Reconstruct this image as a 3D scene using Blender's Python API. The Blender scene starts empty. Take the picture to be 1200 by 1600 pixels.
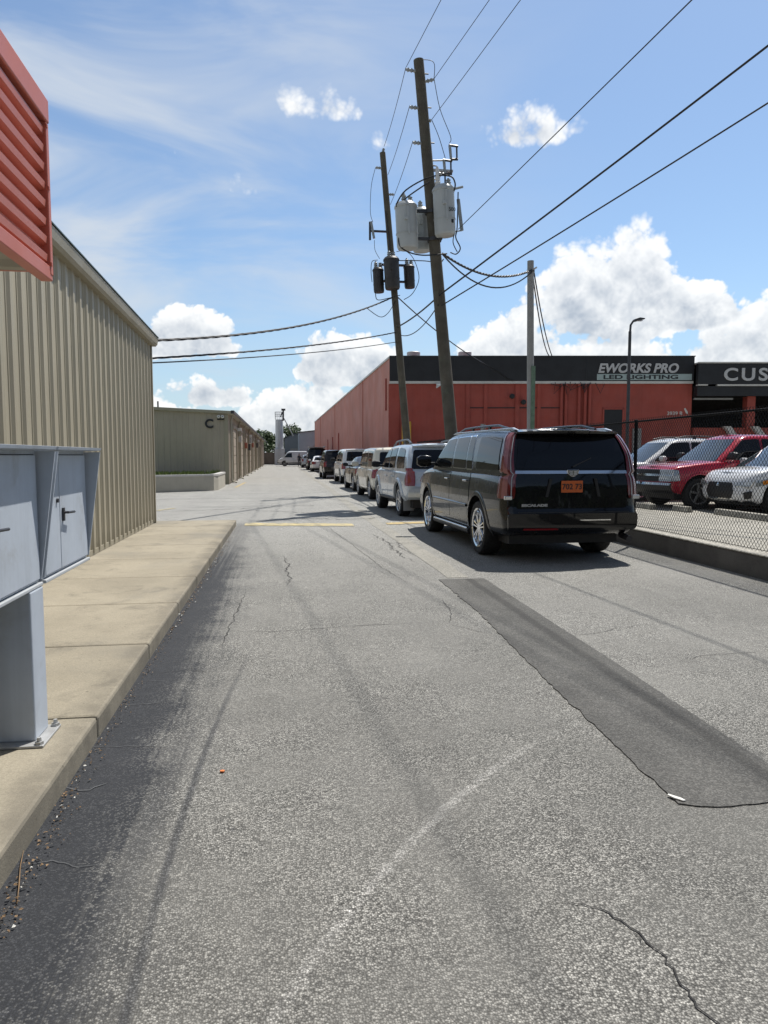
import bpy, bmesh, math, random
from mathutils import Vector, Matrix
R = math.radians
rnd = random.Random(7)
scene = bpy.context.scene
COL = scene.collection

# ---------------------------------------------------------------- camera, sky, sun, exposure
CAM_H = 1.48
cam_data = bpy.data.cameras.new("camera")
cam = bpy.data.objects.new("camera", cam_data); COL.objects.link(cam)
cam_data.sensor_fit = 'HORIZONTAL'; cam_data.sensor_width = 36.0
cam_data.lens = 36.0 * 1109 / 1200
cam_data.clip_start = 0.05; cam_data.clip_end = 6000
cam.location = (0, 0, CAM_H)
cam.rotation_euler = (R(90 - 4.537), 0, R(-8.184))
scene.camera = cam

SUN_EL, SUN_AZ = R(62), R(41)          # azimuth measured from +Y towards +X
sun_d = bpy.data.lights.new("sun", 'SUN'); sun_d.energy = 5.0; sun_d.angle = R(0.53); sun_d.color = (1.0, 0.965, 0.91)
sun = bpy.data.objects.new("sun", sun_d); COL.objects.link(sun)
sdir = Vector((math.cos(SUN_EL) * math.sin(SUN_AZ), math.cos(SUN_EL) * math.cos(SUN_AZ), math.sin(SUN_EL)))
sun.rotation_euler = (-sdir).to_track_quat('-Z', 'Y').to_euler()
scene.view_settings.view_transform = 'Standard'; scene.view_settings.look = 'None'
scene.view_settings.exposure = 0.2; scene.view_settings.gamma = 1.0


class NT:
    """small helper to write node trees"""
    def __init__(s, tree): s.t = tree
    def n(s, typ, ins=None, **props):
        nd = s.t.nodes.new(typ)
        for k, v in props.items(): setattr(nd, k, v)
        for k, v in (ins or {}).items(): s.set(nd.inputs[k], v)
        return nd
    def set(s, sock, v):
        if hasattr(v, 'is_output'): s.t.links.new(v, sock)
        elif hasattr(v, 'outputs'): s.t.links.new(v.outputs[0], sock)
        else:
            if sock.type == 'RGBA' and not isinstance(v, (int, float)) and len(v) == 3: v = (*v, 1)
            sock.default_value = v
    def m(s, op, a, b=0.0, c=None, clamp=False):
        ins = {0: a, 1: b}
        if c is not None: ins[2] = c
        return s.n('ShaderNodeMath', ins, operation=op, use_clamp=clamp).outputs[0]
    def mix(s, f, a, b, typ='MIX'): return s.n('ShaderNodeMixRGB', {0: f, 1: a, 2: b}, blend_type=typ).outputs[0]
    def noise(s, vec, scale, detail=4, rough=.55, dist=0.0):
        return s.n('ShaderNodeTexNoise', {'Vector': vec, 'Scale': scale, 'Detail': detail, 'Roughness': rough, 'Distortion': dist}).outputs[0]
    def ramp(s, f, lo, hi, a=0.0, b=1.0):
        return s.n('ShaderNodeMapRange', {0: f, 1: lo, 2: hi, 3: a, 4: b}, interpolation_type='SMOOTHSTEP').outputs[0]
    def scale(s, vec, xyz): return s.n('ShaderNodeMapping', {'Vector': vec, 'Scale': xyz}).outputs[0]


def build_world():
    w = bpy.data.worlds.new("World"); scene.world = w; w.use_nodes = True
    t = w.node_tree; t.nodes.clear(); N = NT(t)
    sky = N.n('ShaderNodeTexSky', sky_type='NISHITA', sun_disc=False, sun_elevation=SUN_EL, sun_rotation=SUN_AZ,
              altitude=0, air_density=1.0, dust_density=0.6, ozone_density=2.2)
    d = N.n('ShaderNodeTexCoord').outputs['Generated']
    sx = N.n('ShaderNodeSeparateXYZ', {0: d})
    x, y, z = sx.outputs
    az = N.m('ARCTAN2', x, y); el = N.m('ARCSINE', z)
    # fractal detail, sampled on the direction itself
    warp = N.n('ShaderNodeVectorMath', {0: d, 1: N.n('ShaderNodeVectorMath', {0: N.n('ShaderNodeTexNoise', {'Vector': d, 'Scale': 9.0, 'Detail': 4.0}).outputs['Color'], 1: (.035, .035, .035)}, operation='MULTIPLY').outputs[0]}, operation='ADD').outputs[0]
    def billow(vec):
        a = N.n('ShaderNodeTexVoronoi', {'Vector': vec, 'Scale': 15.0, 'Detail': 3.0, 'Roughness': .58, 'Lacunarity': 2.3}, feature='F1').outputs['Distance']
        b = N.noise(vec, 9.0, 6, .6, .0)
        return N.m('ADD', N.m('MULTIPLY', N.m('SUBTRACT', .62, a), 1.0), N.m('MULTIPLY', N.m('SUBTRACT', b, .5), 1.5))
    fb = billow(warp)
    toward = tuple((sdir - Vector((.2, .95, .2))).normalized() * .016)
    fb2 = billow(N.n('ShaderNodeVectorMath', {0: warp, 1: toward}, operation='ADD').outputs[0])
    relief = N.m('SUBTRACT', fb, fb2)
    #        azimuth, elevation of the base, half width, height (degrees), strength
    blobs = CLOUDS
    dens = None; low = None
    for (a, e, hw, hh, st) in blobs:
        u = N.m('MULTIPLY', N.m('SUBTRACT', az, R(a)), 1 / R(hw))
        v = N.m('SUBTRACT', el, R(e))
        up = N.m('MULTIPLY', N.m('MAXIMUM', v, 0.0), 1 / R(hh))
        dn = N.m('MULTIPLY', N.m('MINIMUM', v, 0.0), 1 / R(hh * .42))
        q = N.m('ADD', N.m('MULTIPLY', u, u), N.m('ADD', N.m('MULTIPLY', up, up), N.m('MULTIPLY', dn, dn)))
        g = N.m('MULTIPLY', N.m('SUBTRACT', 1.0, q), st)
        g = N.m('MAXIMUM', g, -1.0)
        # relative height within this cloud, only where it is present
        h = N.m('MULTIPLY', N.m('MAXIMUM', g, 0.0), N.m('SUBTRACT', 1.0, up, clamp=True))
        dens = g if dens is None else N.n('ShaderNodeMath', {0: dens, 1: g, 2: .25}, operation='SMOOTH_MAX').outputs[0]
        low = h if low is None else N.m('MAXIMUM', low, h)
    # generic fair-weather clouds everywhere outside the view
    out = N.ramp(N.m('ABSOLUTE', N.m('SUBTRACT', az, R(8))), R(38), R(50))
    gen = N.m('SUBTRACT', N.m('MULTIPLY', N.noise(N.scale(d, (1, 1, 2.2)), 3.2, 3, .5), 3.0), 2.15)
    gen = N.m('MULTIPLY', N.m('ADD', gen, 1.0), out)
    dens = N.m('MAXIMUM', dens, N.m('SUBTRACT', gen, 1.0))
    dd = N.m('ADD', dens, fb)
    alpha = N.ramp(dd, .0, N.ramp(el, R(12), R(19), .24, .62))
    thick = N.ramp(N.m('ADD', low, N.m('MULTIPLY', fb, .35)), .10, .80)
    lit = N.m('SUBTRACT', 1.0, N.m('MULTIPLY', thick, .52))
    lit = N.m('ADD', lit, N.m('MULTIPLY', relief, .75), clamp=True)
    ccol = N.mix(lit, (4.2, 4.7, 5.4, 1), (9.2, 9.25, 9.2, 1))
    # thin veil high up and pale milky air towards the horizon
    veil = N.ramp(N.noise(N.scale(d, (1.0, 2.2, 4.0)), 2.6, 5, .55, .6), .34, .72)
    veil = N.m('MULTIPLY', veil, N.m('MULTIPLY', N.ramp(az, R(28), R(-12)), .80))
    # sky colour brightened across the view, dimmed overhead and behind to cut fill light
    side = N.m('MULTIPLY', N.ramp(N.m('ABSOLUTE', N.m('SUBTRACT', az, R(10))), R(75), R(40)), N.ramp(el, R(58), R(36)))
    base = N.mix(side, N.mix(1.0, sky.outputs[0], (.55, .58, .62, 1), 'MULTIPLY'), N.mix(1.0, sky.outputs[0], (1.02, 1.15, 1.21, 1), 'MULTIPLY'))
    base = N.mix(N.m('ADD', veil, .08), base, (5.9, 6.4, 7.0, 1))
    milk = N.ramp(el, R(15), R(0), 0.0, .55)
    base = N.mix(milk, base, (4.6, 5.9, 7.0, 1))
    milk2 = N.ramp(el, R(4), R(-2), 0.0, .5)
    c = N.mix(N.m('MULTIPLY', alpha, .93), base, ccol)
    c = N.mix(milk2, c, (5.6, 6.2, 6.6, 1))
    bg = N.n('ShaderNodeBackground', {0: c, 1: 0.1})
    o = N.n('ShaderNodeOutputWorld', {0: bg})


CLOUDS = [  # azimuth, base elevation, half width, height above base, strength
    (3.2, 25.0, 4.2, 2.4, .78), (18.6, 23.0, 4.2, 2.4, .82), (23.3, 23.1, 1.4, 1.1, .55), (-2.0, 19.5, 2.6, 1.4, .62), (15.9, 16.2, 3.0, 1.6, .62), (10.5, 22.9, 4.4, 2.0, .55),
    (25.6, 10.6, 6.4, 7.2, 1.6), (31.0, 10.0, 5.0, 3.0, 1.35), (35.0, 5.6, 5.2, 6.6, 1.7), (38.4, 6.6, 5.2, 7.2, 1.7), (18.3, 6.0, 6.0, 6.4, 1.9), (24.1, 5.0, 8.0, 5.4, 2.0),
    (-7.2, 8.4, 5.0, 3.2, 1.35), (5.4, 6.6, 5.6, 3.8, 1.4), (-5.4, 4.4, 4.6, 2.4, 1.2), (2.6, 1.4, 8.0, 5.4, 1.8), (-9.0, 1.6, 5.6, 3.8, 1.6), (10.2, 2.2, 7.0, 4.8, 1.6),
    (30.5, 4.0, 7.0, 3.8, 1.6), (2.7, 17.7, 1.4, .8, .48), (-7.1, 15.2, 1.8, .9, .48), (-8.0, 20.5, 6.0, 1.2, .35), (13.6, 5.6, 5.2, 3.2, 1.5)]
build_world()

# ---------------------------------------------------------------- materials
MATS = {}
def mat(name, col, rough=.6, metal=0.0, var=.12, vscale=3.0, bump=0.0, bscale=60.0, coat=0.0, spec=.5, dirt=None, streak=0.0, fine=0.0, trim=True, panel=0.0):
    """procedural surface: base colour broken up by noise, optional dirt, vertical streaks and bump"""
    if name in MATS: return MATS[name]
    m = bpy.data.materials.new(name); m.use_nodes = True; t = m.node_tree; t.nodes.clear(); N = NT(t)
    if trim: col = tuple(v * .86 for v in col)
    co = N.n('ShaderNodeTexCoord').outputs['Object']
    c = N.mix(1.0, (*col, 1), (*col, 1))
    if var:
        nz = N.noise(co, vscale, 5, .6)
        k = N.ramp(nz, .25, .75, 1 - var, 1 + var)
        c = N.mix(1.0, c, N.n('ShaderNodeCombineXYZ', {0: k, 1: k, 2: k}).outputs[0], 'MULTIPLY')
    if fine:
        nz = N.noise(co, 140, 2, .6); k = N.ramp(nz, .3, .7, 1 - fine, 1 + fine)
        c = N.mix(1.0, c, N.n('ShaderNodeCombineXYZ', {0: k, 1: k, 2: k}).outputs[0], 'MULTIPLY')
    if panel:      # separate sheets differ a little, and rain splashes dirt onto their feet
        ox, oy, oz = N.n('ShaderNodeSeparateXYZ', {0: co}).outputs
        w = N.n('ShaderNodeTexWhiteNoise', {1: N.m('FLOOR', N.m('MULTIPLY', N.m('ADD', ox, oy), 1 / .915))}, noise_dimensions='1D').outputs[0]
        k = N.ramp(w, 0, 1, 1 - panel, 1 + panel); c = N.mix(1.0, c, N.n('ShaderNodeCombineXYZ', {0: k, 1: k, 2: k}).outputs[0], 'MULTIPLY')
        sp = N.m('MULTIPLY', N.ramp(N.m('ADD', oz, N.m('MULTIPLY', N.noise(co, 5, 5, .7), .6)), .75, .35), .5)
        c = N.mix(sp, c, tuple(v * .5 for v in col) + (1,))
        dn = N.ramp(N.noise(N.scale(co, (3, 3, .9)), 2.0, 6, .7), .60, .74, 0, .28); c = N.mix(dn, c, (.20, .16, .10, 1))
    if streak:
        nz = N.noise(N.scale(co, (7, 7, .35)), 1.0, 5, .65)
        c = N.mix(N.ramp(nz, .45, .8, 0, streak), c, tuple(v * .45 for v in col) + (1,))
    if dirt:
        nz = N.noise(co, vscale * 1.7, 7, .7, .4)
        c = N.mix(N.ramp(nz, .5, .78, 0, dirt[1]), c, (*dirt[0], 1))
    rn = N.ramp(N.noise(co, vscale * 2.3, 4), .3, .7, max(.02, rough * .85), min(1, rough * 1.15))
    ins = {'Base Color': c, 'Roughness': rn, 'Metallic': metal, 'Specular IOR Level': spec}
    if coat: ins['Coat Weight'] = coat; ins['Coat Roughness'] = .03
    if bump:
        b = N.n('ShaderNodeBump', {'Height': N.noise(co, bscale, 4, .6), 'Strength': bump, 'Distance': .01})
        ins['Normal'] = b
    p = N.n('ShaderNodeBsdfPrincipled', ins)
    N.n('ShaderNodeOutputMaterial', {0: p})
    MATS[name] = m; return m

def paint(name, col, metal=0.0, rough=.35, coat=1.0):
    return mat('car_paint_' + name, col, rough, metal, var=.04, vscale=2.0, coat=coat if max(col) > .03 else .7, spec=.2, dirt=None if max(col) < .03 else ((.18, .17, .15), .05))

M_TAN = mat('tan_metal_siding', (.43, .385, .28), .5, 0, .06, .6, streak=.16, panel=.05)
M_TANTRIM = mat('tan_trim', (.37, .335, .25), .45, 0, .06, 1.0, streak=.1)
M_TANDARK = mat('tan_metal_siding_weathered', (.46, .40, .32), .55, 0, .07, .5, streak=.22, panel=.05)
M_SOFFIT = mat('beige_soffit', (.36, .32, .235), .6)
M_REDCAN = mat('red_canopy_metal', (.57, .165, .112), .42, 0, .06, 1.2, streak=.12)
M_REDDARK = mat('red_wall_fresh', (.38, .074, .052), .7, 0, .10, .8, bump=.15, bscale=25, streak=.3, dirt=((.14, .05, .04), .28))
M_REDPALE = mat('red_wall_faded', (.60, .25, .19), .75, 0, .09, .35, bump=.15, bscale=20, streak=.28)
M_BLACKBAND = mat('black_band', (.014, .015, .018), .6, 0, .15, .7, streak=.2)
M_WHITETRIM = mat('white_trim', (.62, .60, .56), .5, 0, .1, 2)
M_LETTER = mat('letter_silver', (.55, .55, .55), .4, 0, .05, 2)
M_SIGNPANEL = mat('sign_panel', (.38, .47, .46), .5, 0, .05, 2)
M_DARKTXT = mat('letter_dark', (.02, .022, .025), .5)
M_CABINET = mat('cabinet_grey_paint', (.55, .60, .66), .50, 0, .09, 2.2, dirt=((.24, .22, .18), .5), streak=.3)
M_GALV = mat('galvanised', (.48, .48, .47), .42, .35, .12, 8)
M_STEEL = mat('dark_steel', (.06, .06, .065), .45, .4, .2, 6)
M_ALU = mat('aluminium', (.62, .63, .65), .28, .9, .08, 6)
M_CHROME = mat('chrome', (.80, .81, .83), .07, 1.0, .03, 4)
M_RUBBER = mat('rubber', (.018, .018, .019), .8, 0, .2, 10)
M_PLASTIC = mat('black_plastic', (.014, .014, .015), .55, 0, .15, 8)
M_BLACK = mat('black_vinyl', (.010, .010, .011), .75, 0, .1, 20, spec=.12)
M_GLASS = mat('tinted_glass', (.006, .007, .009), .03, 0, 0, 1, spec=.4)
M_GLASSLITE = mat('windshield_glass', (.05, .065, .075), .03, 0, 0, 1, coat=.7, spec=.8)
M_REDLENS = mat('red_lens', (.24, .005, .008), .08, 0, .05, 20, coat=1)
M_AMBER = mat('amber_lens', (.65, .22, .02), .1, 0, .05, 20, coat=1)
M_CLEARLENS = mat('clear_lens', (.55, .57, .58), .08, .4, .1, 30, coat=1)
M_ORANGEPLATE = mat('orange_plate', (.62, .13, .025), .4, 0, .08, 20)
M_WHITEPLATE = mat('white_plate', (.7, .7, .68), .4, 0, .05, 20)
M_POLE = mat('wood_pole', (.10, .088, .066), .85, 0, .22, 2.0, bump=.5, bscale=30, streak=.4, dirt=((.10, .13, .085), .4))
M_POLEGREY = mat('grey_pole', (.30, .30, .29), .7, 0, .12, 2, streak=.2, dirt=((.16, .2, .15), .3))
M_TRANSF = mat('transformer_grey', (.46, .49, .49), .4, 0, .07, 2, streak=.12)
M_TRANSFDK = mat('transformer_dark', (.035, .032, .032), .5, 0, .15, 3)
M_PORC = mat('porcelain', (.30, .33, .34), .25, 0, .1, 10)
M_PORCWHITE = mat('white_bushing', (.7, .7, .68), .3, 0, .05, 10)
M_WIRE = mat('cable_black', (.018, .018, .02), .6)
M_BOLLARD = mat('yellow_paint', (.62, .34, .03), .5, 0, .1, 4, dirt=((.2, .14, .05), .3))
M_WALLCONC = mat('wall_concrete', (.125, .118, .108), .9, 0, .22, 1.3, bump=.5, bscale=40, dirt=((.05, .05, .048), .6), streak=.3, fine=.15)
M_BLOCK = mat('painted_block', (.50, .47, .39), .8, 0, .07, 2, bump=.2, bscale=40, streak=.12)
M_SILO = mat('silo_white', (.62, .64, .66), .55, 0, .07, .8, streak=.2)
M_GREYSIDING = mat('grey_siding', (.20, .225, .25), .55, 0, .08, .3, streak=.2)
M_BARK = mat('bark', (.10, .075, .05), .9, 0, .25, 4, bump=.5)
M_LEAF = mat('foliage', (.06, .10, .03), .6, 0, .45, 1.1)
M_HEDGE = mat('shrub_leaf', (.12, .16, .03), .6, 0, .35, 4)
M_BROWN = mat('dry_leaf', (.22, .14, .07), .8, 0, .45, 9)
M_SKIN = mat('skin', (.35, .2, .14), .55)
M_SHIRT = mat('dark_cloth', (.03, .035, .05), .8)
M_TROUSER = mat('navy_cloth', (.03, .03, .035), .85)
M_PAPER = mat('paper', (.75, .74, .68), .7)
M_ORANGE = mat('orange_scrap', (.75, .20, .04), .6)
M_WHITELAMP = mat('white_lamp', (.8, .8, .78), .3)
M_CONDUIT = mat('conduit', (.30, .30, .29), .5, .2)

# ---------------------------------------------------------------- mesh helpers
class MB:
    def __init__(s): s.v = []; s.f = []; s.mi = []
    def add(s, vs, fs, m=0):
        o = len(s.v); s.v += [tuple(p) for p in vs]; s.f += [tuple(i + o for i in f) for f in fs]; s.mi += [m] * len(fs); return s
    def box(s, a, b, m=0, rot=0.0, piv=None):
        x0, y0, z0 = a; x1, y1, z1 = b
        vs = [(x, y, z) for z in (z0, z1) for x, y in ((x0, y0), (x1, y0), (x1, y1), (x0, y1))]
        if rot:
            px, py = piv or ((x0 + x1) / 2, (y0 + y1) / 2); c, sn = math.cos(rot), math.sin(rot)
            vs = [(px + (x - px) * c - (y - py) * sn, py + (x - px) * sn + (y - py) * c, z) for x, y, z in vs]
        return s.add(vs, [(3, 2, 1, 0), (4, 5, 6, 7), (0, 1, 5, 4), (1, 2, 6, 5), (2, 3, 7, 6), (3, 0, 4, 7)], m)
    def prism(s, poly, lo, hi, axis='z', m=0):
        """extrude a 2-D polygon; axis z: (x,y), y: (x,z), x: (y,z)"""
        n = len(poly)
        def P(p, h): return (p[0], p[1], h) if axis == 'z' else ((p[0], h, p[1]) if axis == 'y' else (h, p[0], p[1]))
        vs = [P(p, lo) for p in poly] + [P(p, hi) for p in poly]
        fs = [tuple(range(n))[::-1], tuple(range(n, 2 * n))] + [(i, (i + 1) % n, n + (i + 1) % n, n + i) for i in range(n)]
        return s.add(vs, fs, m)
    def tube(s, pts, r, n=6, m=0, cap=True):
        pts = [Vector(p) for p in pts]; rs = r if isinstance(r, (list, tuple)) else [r] * len(pts)
        o = len(s.v); prev = None
        for i, p in enumerate(pts):
            d = (pts[min(i + 1, len(pts) - 1)] - pts[max(i - 1, 0)]).normalized()
            if prev is None: a = d.orthogonal().normalized()
            else: a = (prev - d * prev.dot(d)); a = a.normalized() if a.length > 1e-6 else d.orthogonal().normalized()
            prev = a; b = d.cross(a)
            for k in range(n):
                t = 2 * math.pi * k / n
                s.v.append(tuple(p + (a * math.cos(t) + b * math.sin(t)) * rs[i]))
        for i in range(len(pts) - 1):
            for k in range(n):
                s.f.append((o + i * n + k, o + i * n + (k + 1) % n, o + (i + 1) * n + (k + 1) % n, o + (i + 1) * n + k)); s.mi.append(m)
        if cap:
            s.f.append(tuple(o + k for k in range(n))[::-1]); s.mi.append(m)
            e = o + (len(pts) - 1) * n; s.f.append(tuple(e + k for k in range(n))); s.mi.append(m)
        return s
    def lathe(s, prof, n=24, axis='z', at=(0, 0, 0), m=0, closed=False):
        """prof: (radius, height) pairs turned about the axis"""
        o = len(s.v)
        for r, h in prof:
            for k in range(n):
                t = 2 * math.pi * k / n; a, b = r * math.cos(t), r * math.sin(t)
                p = (a, b, h) if axis == 'z' else ((b, h, a) if axis == 'y' else (h, a, b))
                s.v.append((p[0] + at[0], p[1] + at[1], p[2] + at[2]))
        q = len(prof); rng = range(q if closed else q - 1)
        for i in rng:
            j = (i + 1) % q
            for k in range(n):
                s.f.append((o + i * n + k, o + i * n + (k + 1) % n, o + j * n + (k + 1) % n, o + j * n + k)); s.mi.append(m)
        return s
    def grid(s, rows, m=0):
        """rows of equal length -> quads"""
        o = len(s.v); w = len(rows[0])
        for r in rows: s.v += [tuple(p) for p in r]
        for i in range(len(rows) - 1):
            for k in range(w - 1):
                s.f.append((o + i * w + k, o + i * w + k + 1, o + (i + 1) * w + k + 1, o + (i + 1) * w + k)); s.mi.append(m)
        return s
    def mesh(s, name, mats, fix=True):
        me = bpy.data.meshes.new(name); me.from_pydata(s.v, [], s.f)
        for m_ in (mats if isinstance(mats, (list, tuple)) else [mats]): me.materials.append(m_)
        me.polygons.foreach_set('material_index', s.mi)
        if fix:
            bm = bmesh.new(); bm.from_mesh(me); bmesh.ops.recalc_face_normals(bm, faces=bm.faces); bm.to_mesh(me); bm.free()
        me.update(); return me
    def build(s, name, mats, parent=None, smooth=None, bevel=0.0, loc=None, seg=2, fix=True):
        me = s.mesh(name, mats, fix); return link(name, me, parent, smooth, bevel, loc, seg)

def smooth_mesh(me, ang):
    me.polygons.foreach_set('use_smooth', [True] * len(me.polygons)); me.set_sharp_from_angle(angle=R(ang)); me.update()

def link(name, me, parent=None, smooth=None, bevel=0.0, loc=None, seg=2):
    o = bpy.data.objects.new(name, me); COL.objects.link(o)
    if parent: o.parent = parent
    if loc: o.location = loc
    if smooth: smooth_mesh(me, smooth)
    if bevel:
        b = o.modifiers.new('bevel', 'BEVEL'); b.width = bevel; b.segments = seg; b.limit_method = 'ANGLE'; b.angle_limit = R(35)
        b.harden_normals = False
    return o

def tag(o, label=None, cat=None, group=None, kind=None):
    if label: o['label'] = label
    if cat: o['category'] = cat
    if group: o['group'] = group
    if kind: o['kind'] = kind
    return o
def thing(name, label, cat, loc=(0, 0, 0), rotz=0.0, group=None):
    o = bpy.data.objects.new(name, None); o.empty_display_size = .3; COL.objects.link(o)
    o.location = loc; o.rotation_euler = (0, 0, rotz)
    return tag(o, label, cat, group)
def text(body, name, m, parent, mtx, size, extrude=.01, xs=1.0, shear=0.0, offset=0.0, align='LEFT', space=1.0):
    cu = bpy.data.curves.new(name, 'FONT'); cu.body = body; cu.size = size; cu.extrude = extrude; cu.shear = shear; cu.offset = offset
    cu.align_x = align; cu.space_character = space; cu.materials.append(m)
    tmp = bpy.data.objects.new(name, cu); COL.objects.link(tmp)
    me = bpy.data.meshes.new_from_object(tmp.evaluated_get(bpy.context.evaluated_depsgraph_get())); bpy.data.objects.remove(tmp); me.name = name
    if not me.materials: me.materials.append(m)
    o = bpy.data.objects.new(name, me); COL.objects.link(o)
    if parent: o.parent = parent
    o.matrix_local = mtx @ Matrix.Diagonal((xs, 1, 1, 1)); return o
def frame(org, right, up):
    r = Vector(right).normalized(); u = Vector(up).normalized(); n = r.cross(u)
    return Matrix(((r.x, u.x, n.x, org[0]), (r.y, u.y, n.y, org[1]), (r.z, u.z, n.z, org[2]), (0, 0, 0, 1)))

def lerp(a, b, t): return a + (b - a) * t
def interp(pts, x):
    if x <= pts[0][0]: return pts[0][1]
    for (a, b), (c, d) in zip(pts, pts[1:]):
        if x <= c: return b + (d - b) * (x - a) / (c - a) if c > a else d
    return pts[-1][1]
def sinterp(pts, x):
    """monotone-ish smooth interpolation"""
    if x <= pts[0][0]: return pts[0][1]
    for i, ((a, b), (c, d)) in enumerate(zip(pts, pts[1:])):
        if x <= c:
            t = (x - a) / (c - a)
            p0 = pts[i - 1] if i > 0 else (a, b); p3 = pts[i + 2] if i + 2 < len(pts) else (c, d)
            m0 = (d - p0[1]) / (c - p0[0]) * (c - a); m1 = (p3[1] - b) / (p3[0] - a) * (c - a)
            return (2*t**3 - 3*t*t + 1) * b + (t**3 - 2*t*t + t) * m0 + (-2*t**3 + 3*t*t) * d + (t**3 - t*t) * m1
    return pts[-1][1]

# ---------------------------------------------------------------- ground and paving
def asphalt_material():
    m = bpy.data.materials.new('worn_asphalt'); m.use_nodes = True; t = m.node_tree; t.nodes.clear(); N = NT(t)
    co = N.n('ShaderNodeTexCoord').outputs['Object']
    x, y, z = N.n('ShaderNodeSeparateXYZ', {0: co}).outputs
    v1 = N.n('ShaderNodeTexVoronoi', {'Vector': co, 'Scale': 138.0, 'Randomness': 1.0}, voronoi_dimensions='2D')
    v2 = N.n('ShaderNodeTexVoronoi', {'Vector': co, 'Scale': 300.0}, voronoi_dimensions='2D')
    s1 = N.n('ShaderNodeSeparateColor', {0: v1.outputs['Color']}).outputs[0]
    s2 = N.n('ShaderNodeSeparateColor', {0: v2.outputs['Color']}).outputs[1]
    big = N.noise(co, .55, 6, .6, .3); mid = N.noise(co, 3.2, 5, .65); fine = N.noise(co, 45, 4, .7)
    # mottled base, turning paler farther along the lane, with faint lengthwise streaks
    base = N.mix(N.ramp(big, .3, .7), (.152, .148, .134, 1), (.208, .202, .183, 1))
    base = N.mix(N.ramp(mid, .45, .8, 0, .35), base, (.22, .212, .190, 1))
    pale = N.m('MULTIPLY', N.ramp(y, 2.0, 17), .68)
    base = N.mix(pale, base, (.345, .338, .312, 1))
    lane = N.noise(N.scale(co, (1.5, .07, 1)), 1.0, 4, .55); lk = N.ramp(lane, .3, .7, .95, 1.04)
    base = N.mix(1.0, base, N.n('ShaderNodeCombineXYZ', {0: lk, 1: lk, 2: lk}).outputs[0], 'MULTIPLY')
    k = N.m('ADD', N.m('MULTIPLY', N.m('POWER', s1, 1.5), 1.50), .44)
    k = N.m('MULTIPLY', k, N.m('ADD', N.m('MULTIPLY', s2, .9), .60))
    edge = N.ramp(v1.outputs['Distance'], .30, .62, 1.08, .34)
    blot = N.ramp(N.noise(co, 9, 4, .65), .3, .7, .92, 1.07)
    edge = N.m('MULTIPLY', edge, blot)
    pit = N.ramp(N.noise(co, 70, 2, .5), .30, .38, .35, 1.0); edge = N.m('MULTIPLY', edge, pit)
    k = N.m('MULTIPLY', k, edge)
    k = N.m('MULTIPLY', k, N.ramp(fine, .3, .7, .82, 1.15))
    # mottled where the binder still covers the stones
    bare = N.ramp(N.noise(co, 1.3, 5, .6),   .34, .66, .5, 1.05)
    k = N.m('ADD', 1.0, N.m('MULTIPLY', N.m('SUBTRACT', k, .90), bare))
    # sealer left along the kerb
    wob = N.m('MULTIPLY', N.m('SUBTRACT', N.noise(co, 2.2, 5, .65), .5), .55)
    xe = N.m('ADD', x, wob)
    seal = N.m('MULTIPLY', N.ramp(xe, -.20, -.78), N.ramp(y, 14.0, 7.0, .35, 1.0))
    seal = N.m('MULTIPLY', seal, N.ramp(x, -.99, -.96)); seal = N.m('MULTIPLY', seal, N.ramp(y, 16.5, 15))
    stre = N.noise(N.scale(co, (30, .5, 1)), 1.0, 5, .65)
    seal = N.m('MULTIPLY', seal, N.m('ADD', N.ramp(stre, .36, .64, .66, 1.12), N.ramp(xe, -.5, -.75, 0, .35)), clamp=True)
    stone = N.m('MULTIPLY', N.ramp(s1, .55, .95), N.ramp(xe, -.85, -.35, .05, .85))
    seal = N.m('MULTIPLY', seal, N.m('SUBTRACT', 1.0, stone))
    kk = N.m('ADD', 1.0, N.m('MULTIPLY', N.m('SUBTRACT', k, 1.0), N.m('SUBTRACT', 1.0, N.m('MULTIPLY', seal, .55))))
    col = N.mix(N.m('MULTIPLY', seal, .97), base, N.mix(mid, (.015, .017, .021, 1), (.032, .034, .039, 1)))
    # tyre scuffs: a curved narrow one and broad soft ones
    yq = N.m('SUBTRACT', y, 2.2)
    xt = N.m('ADD', -.43, N.m('MULTIPLY', N.m('MULTIPLY', yq, yq), .0185))
    d1 = N.m('ABSOLUTE', N.m('SUBTRACT', x, xt))
    tr = N.m('MULTIPLY', N.ramp(d1, .026, .005), N.m('MULTIPLY', N.ramp(y, 6.0, 3.4), N.ramp(mid, .25, .6, .5, .8)))
    d2 = N.m('ABSOLUTE', N.m('SUBTRACT', x, N.m('ADD', -.57, N.m('MULTIPLY', yq, .045))))
    tr = N.m('MAXIMUM', tr, N.m('MULTIPLY', N.ramp(d2, .07, .015), N.m('MULTIPLY', N.ramp(y, 4.6, 2.4), .45)))
    d3 = N.m('ABSOLUTE', N.m('SUBTRACT', x, N.m('ADD', 1.62, N.m('MULTIPLY', N.m('SUBTRACT', y, 6.0), -.06))))
    tr = N.m('MAXIMUM', tr, N.m('MULTIPLY', N.ramp(d3, .10, .02), N.m('MULTIPLY', N.m('MULTIPLY', N.ramp(y, 5, 7), N.ramp(y, 16, 12)), N.ramp(mid, .3, .7, .0, .05))))
    col = N.mix(tr, col, (.055, .056, .058, 1))
    # faint painted line worn away
    ux = N.m('ADD', N.m('MULTIPLY', N.m('ADD', x, .03), .78), N.m('MULTIPLY', N.m('SUBTRACT', y, 1.79), -.624))
    ul = N.m('ADD', N.m('MULTIPLY', N.m('ADD', x, .03), .624), N.m('MULTIPLY', N.m('SUBTRACT', y, 1.79), .78))
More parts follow.
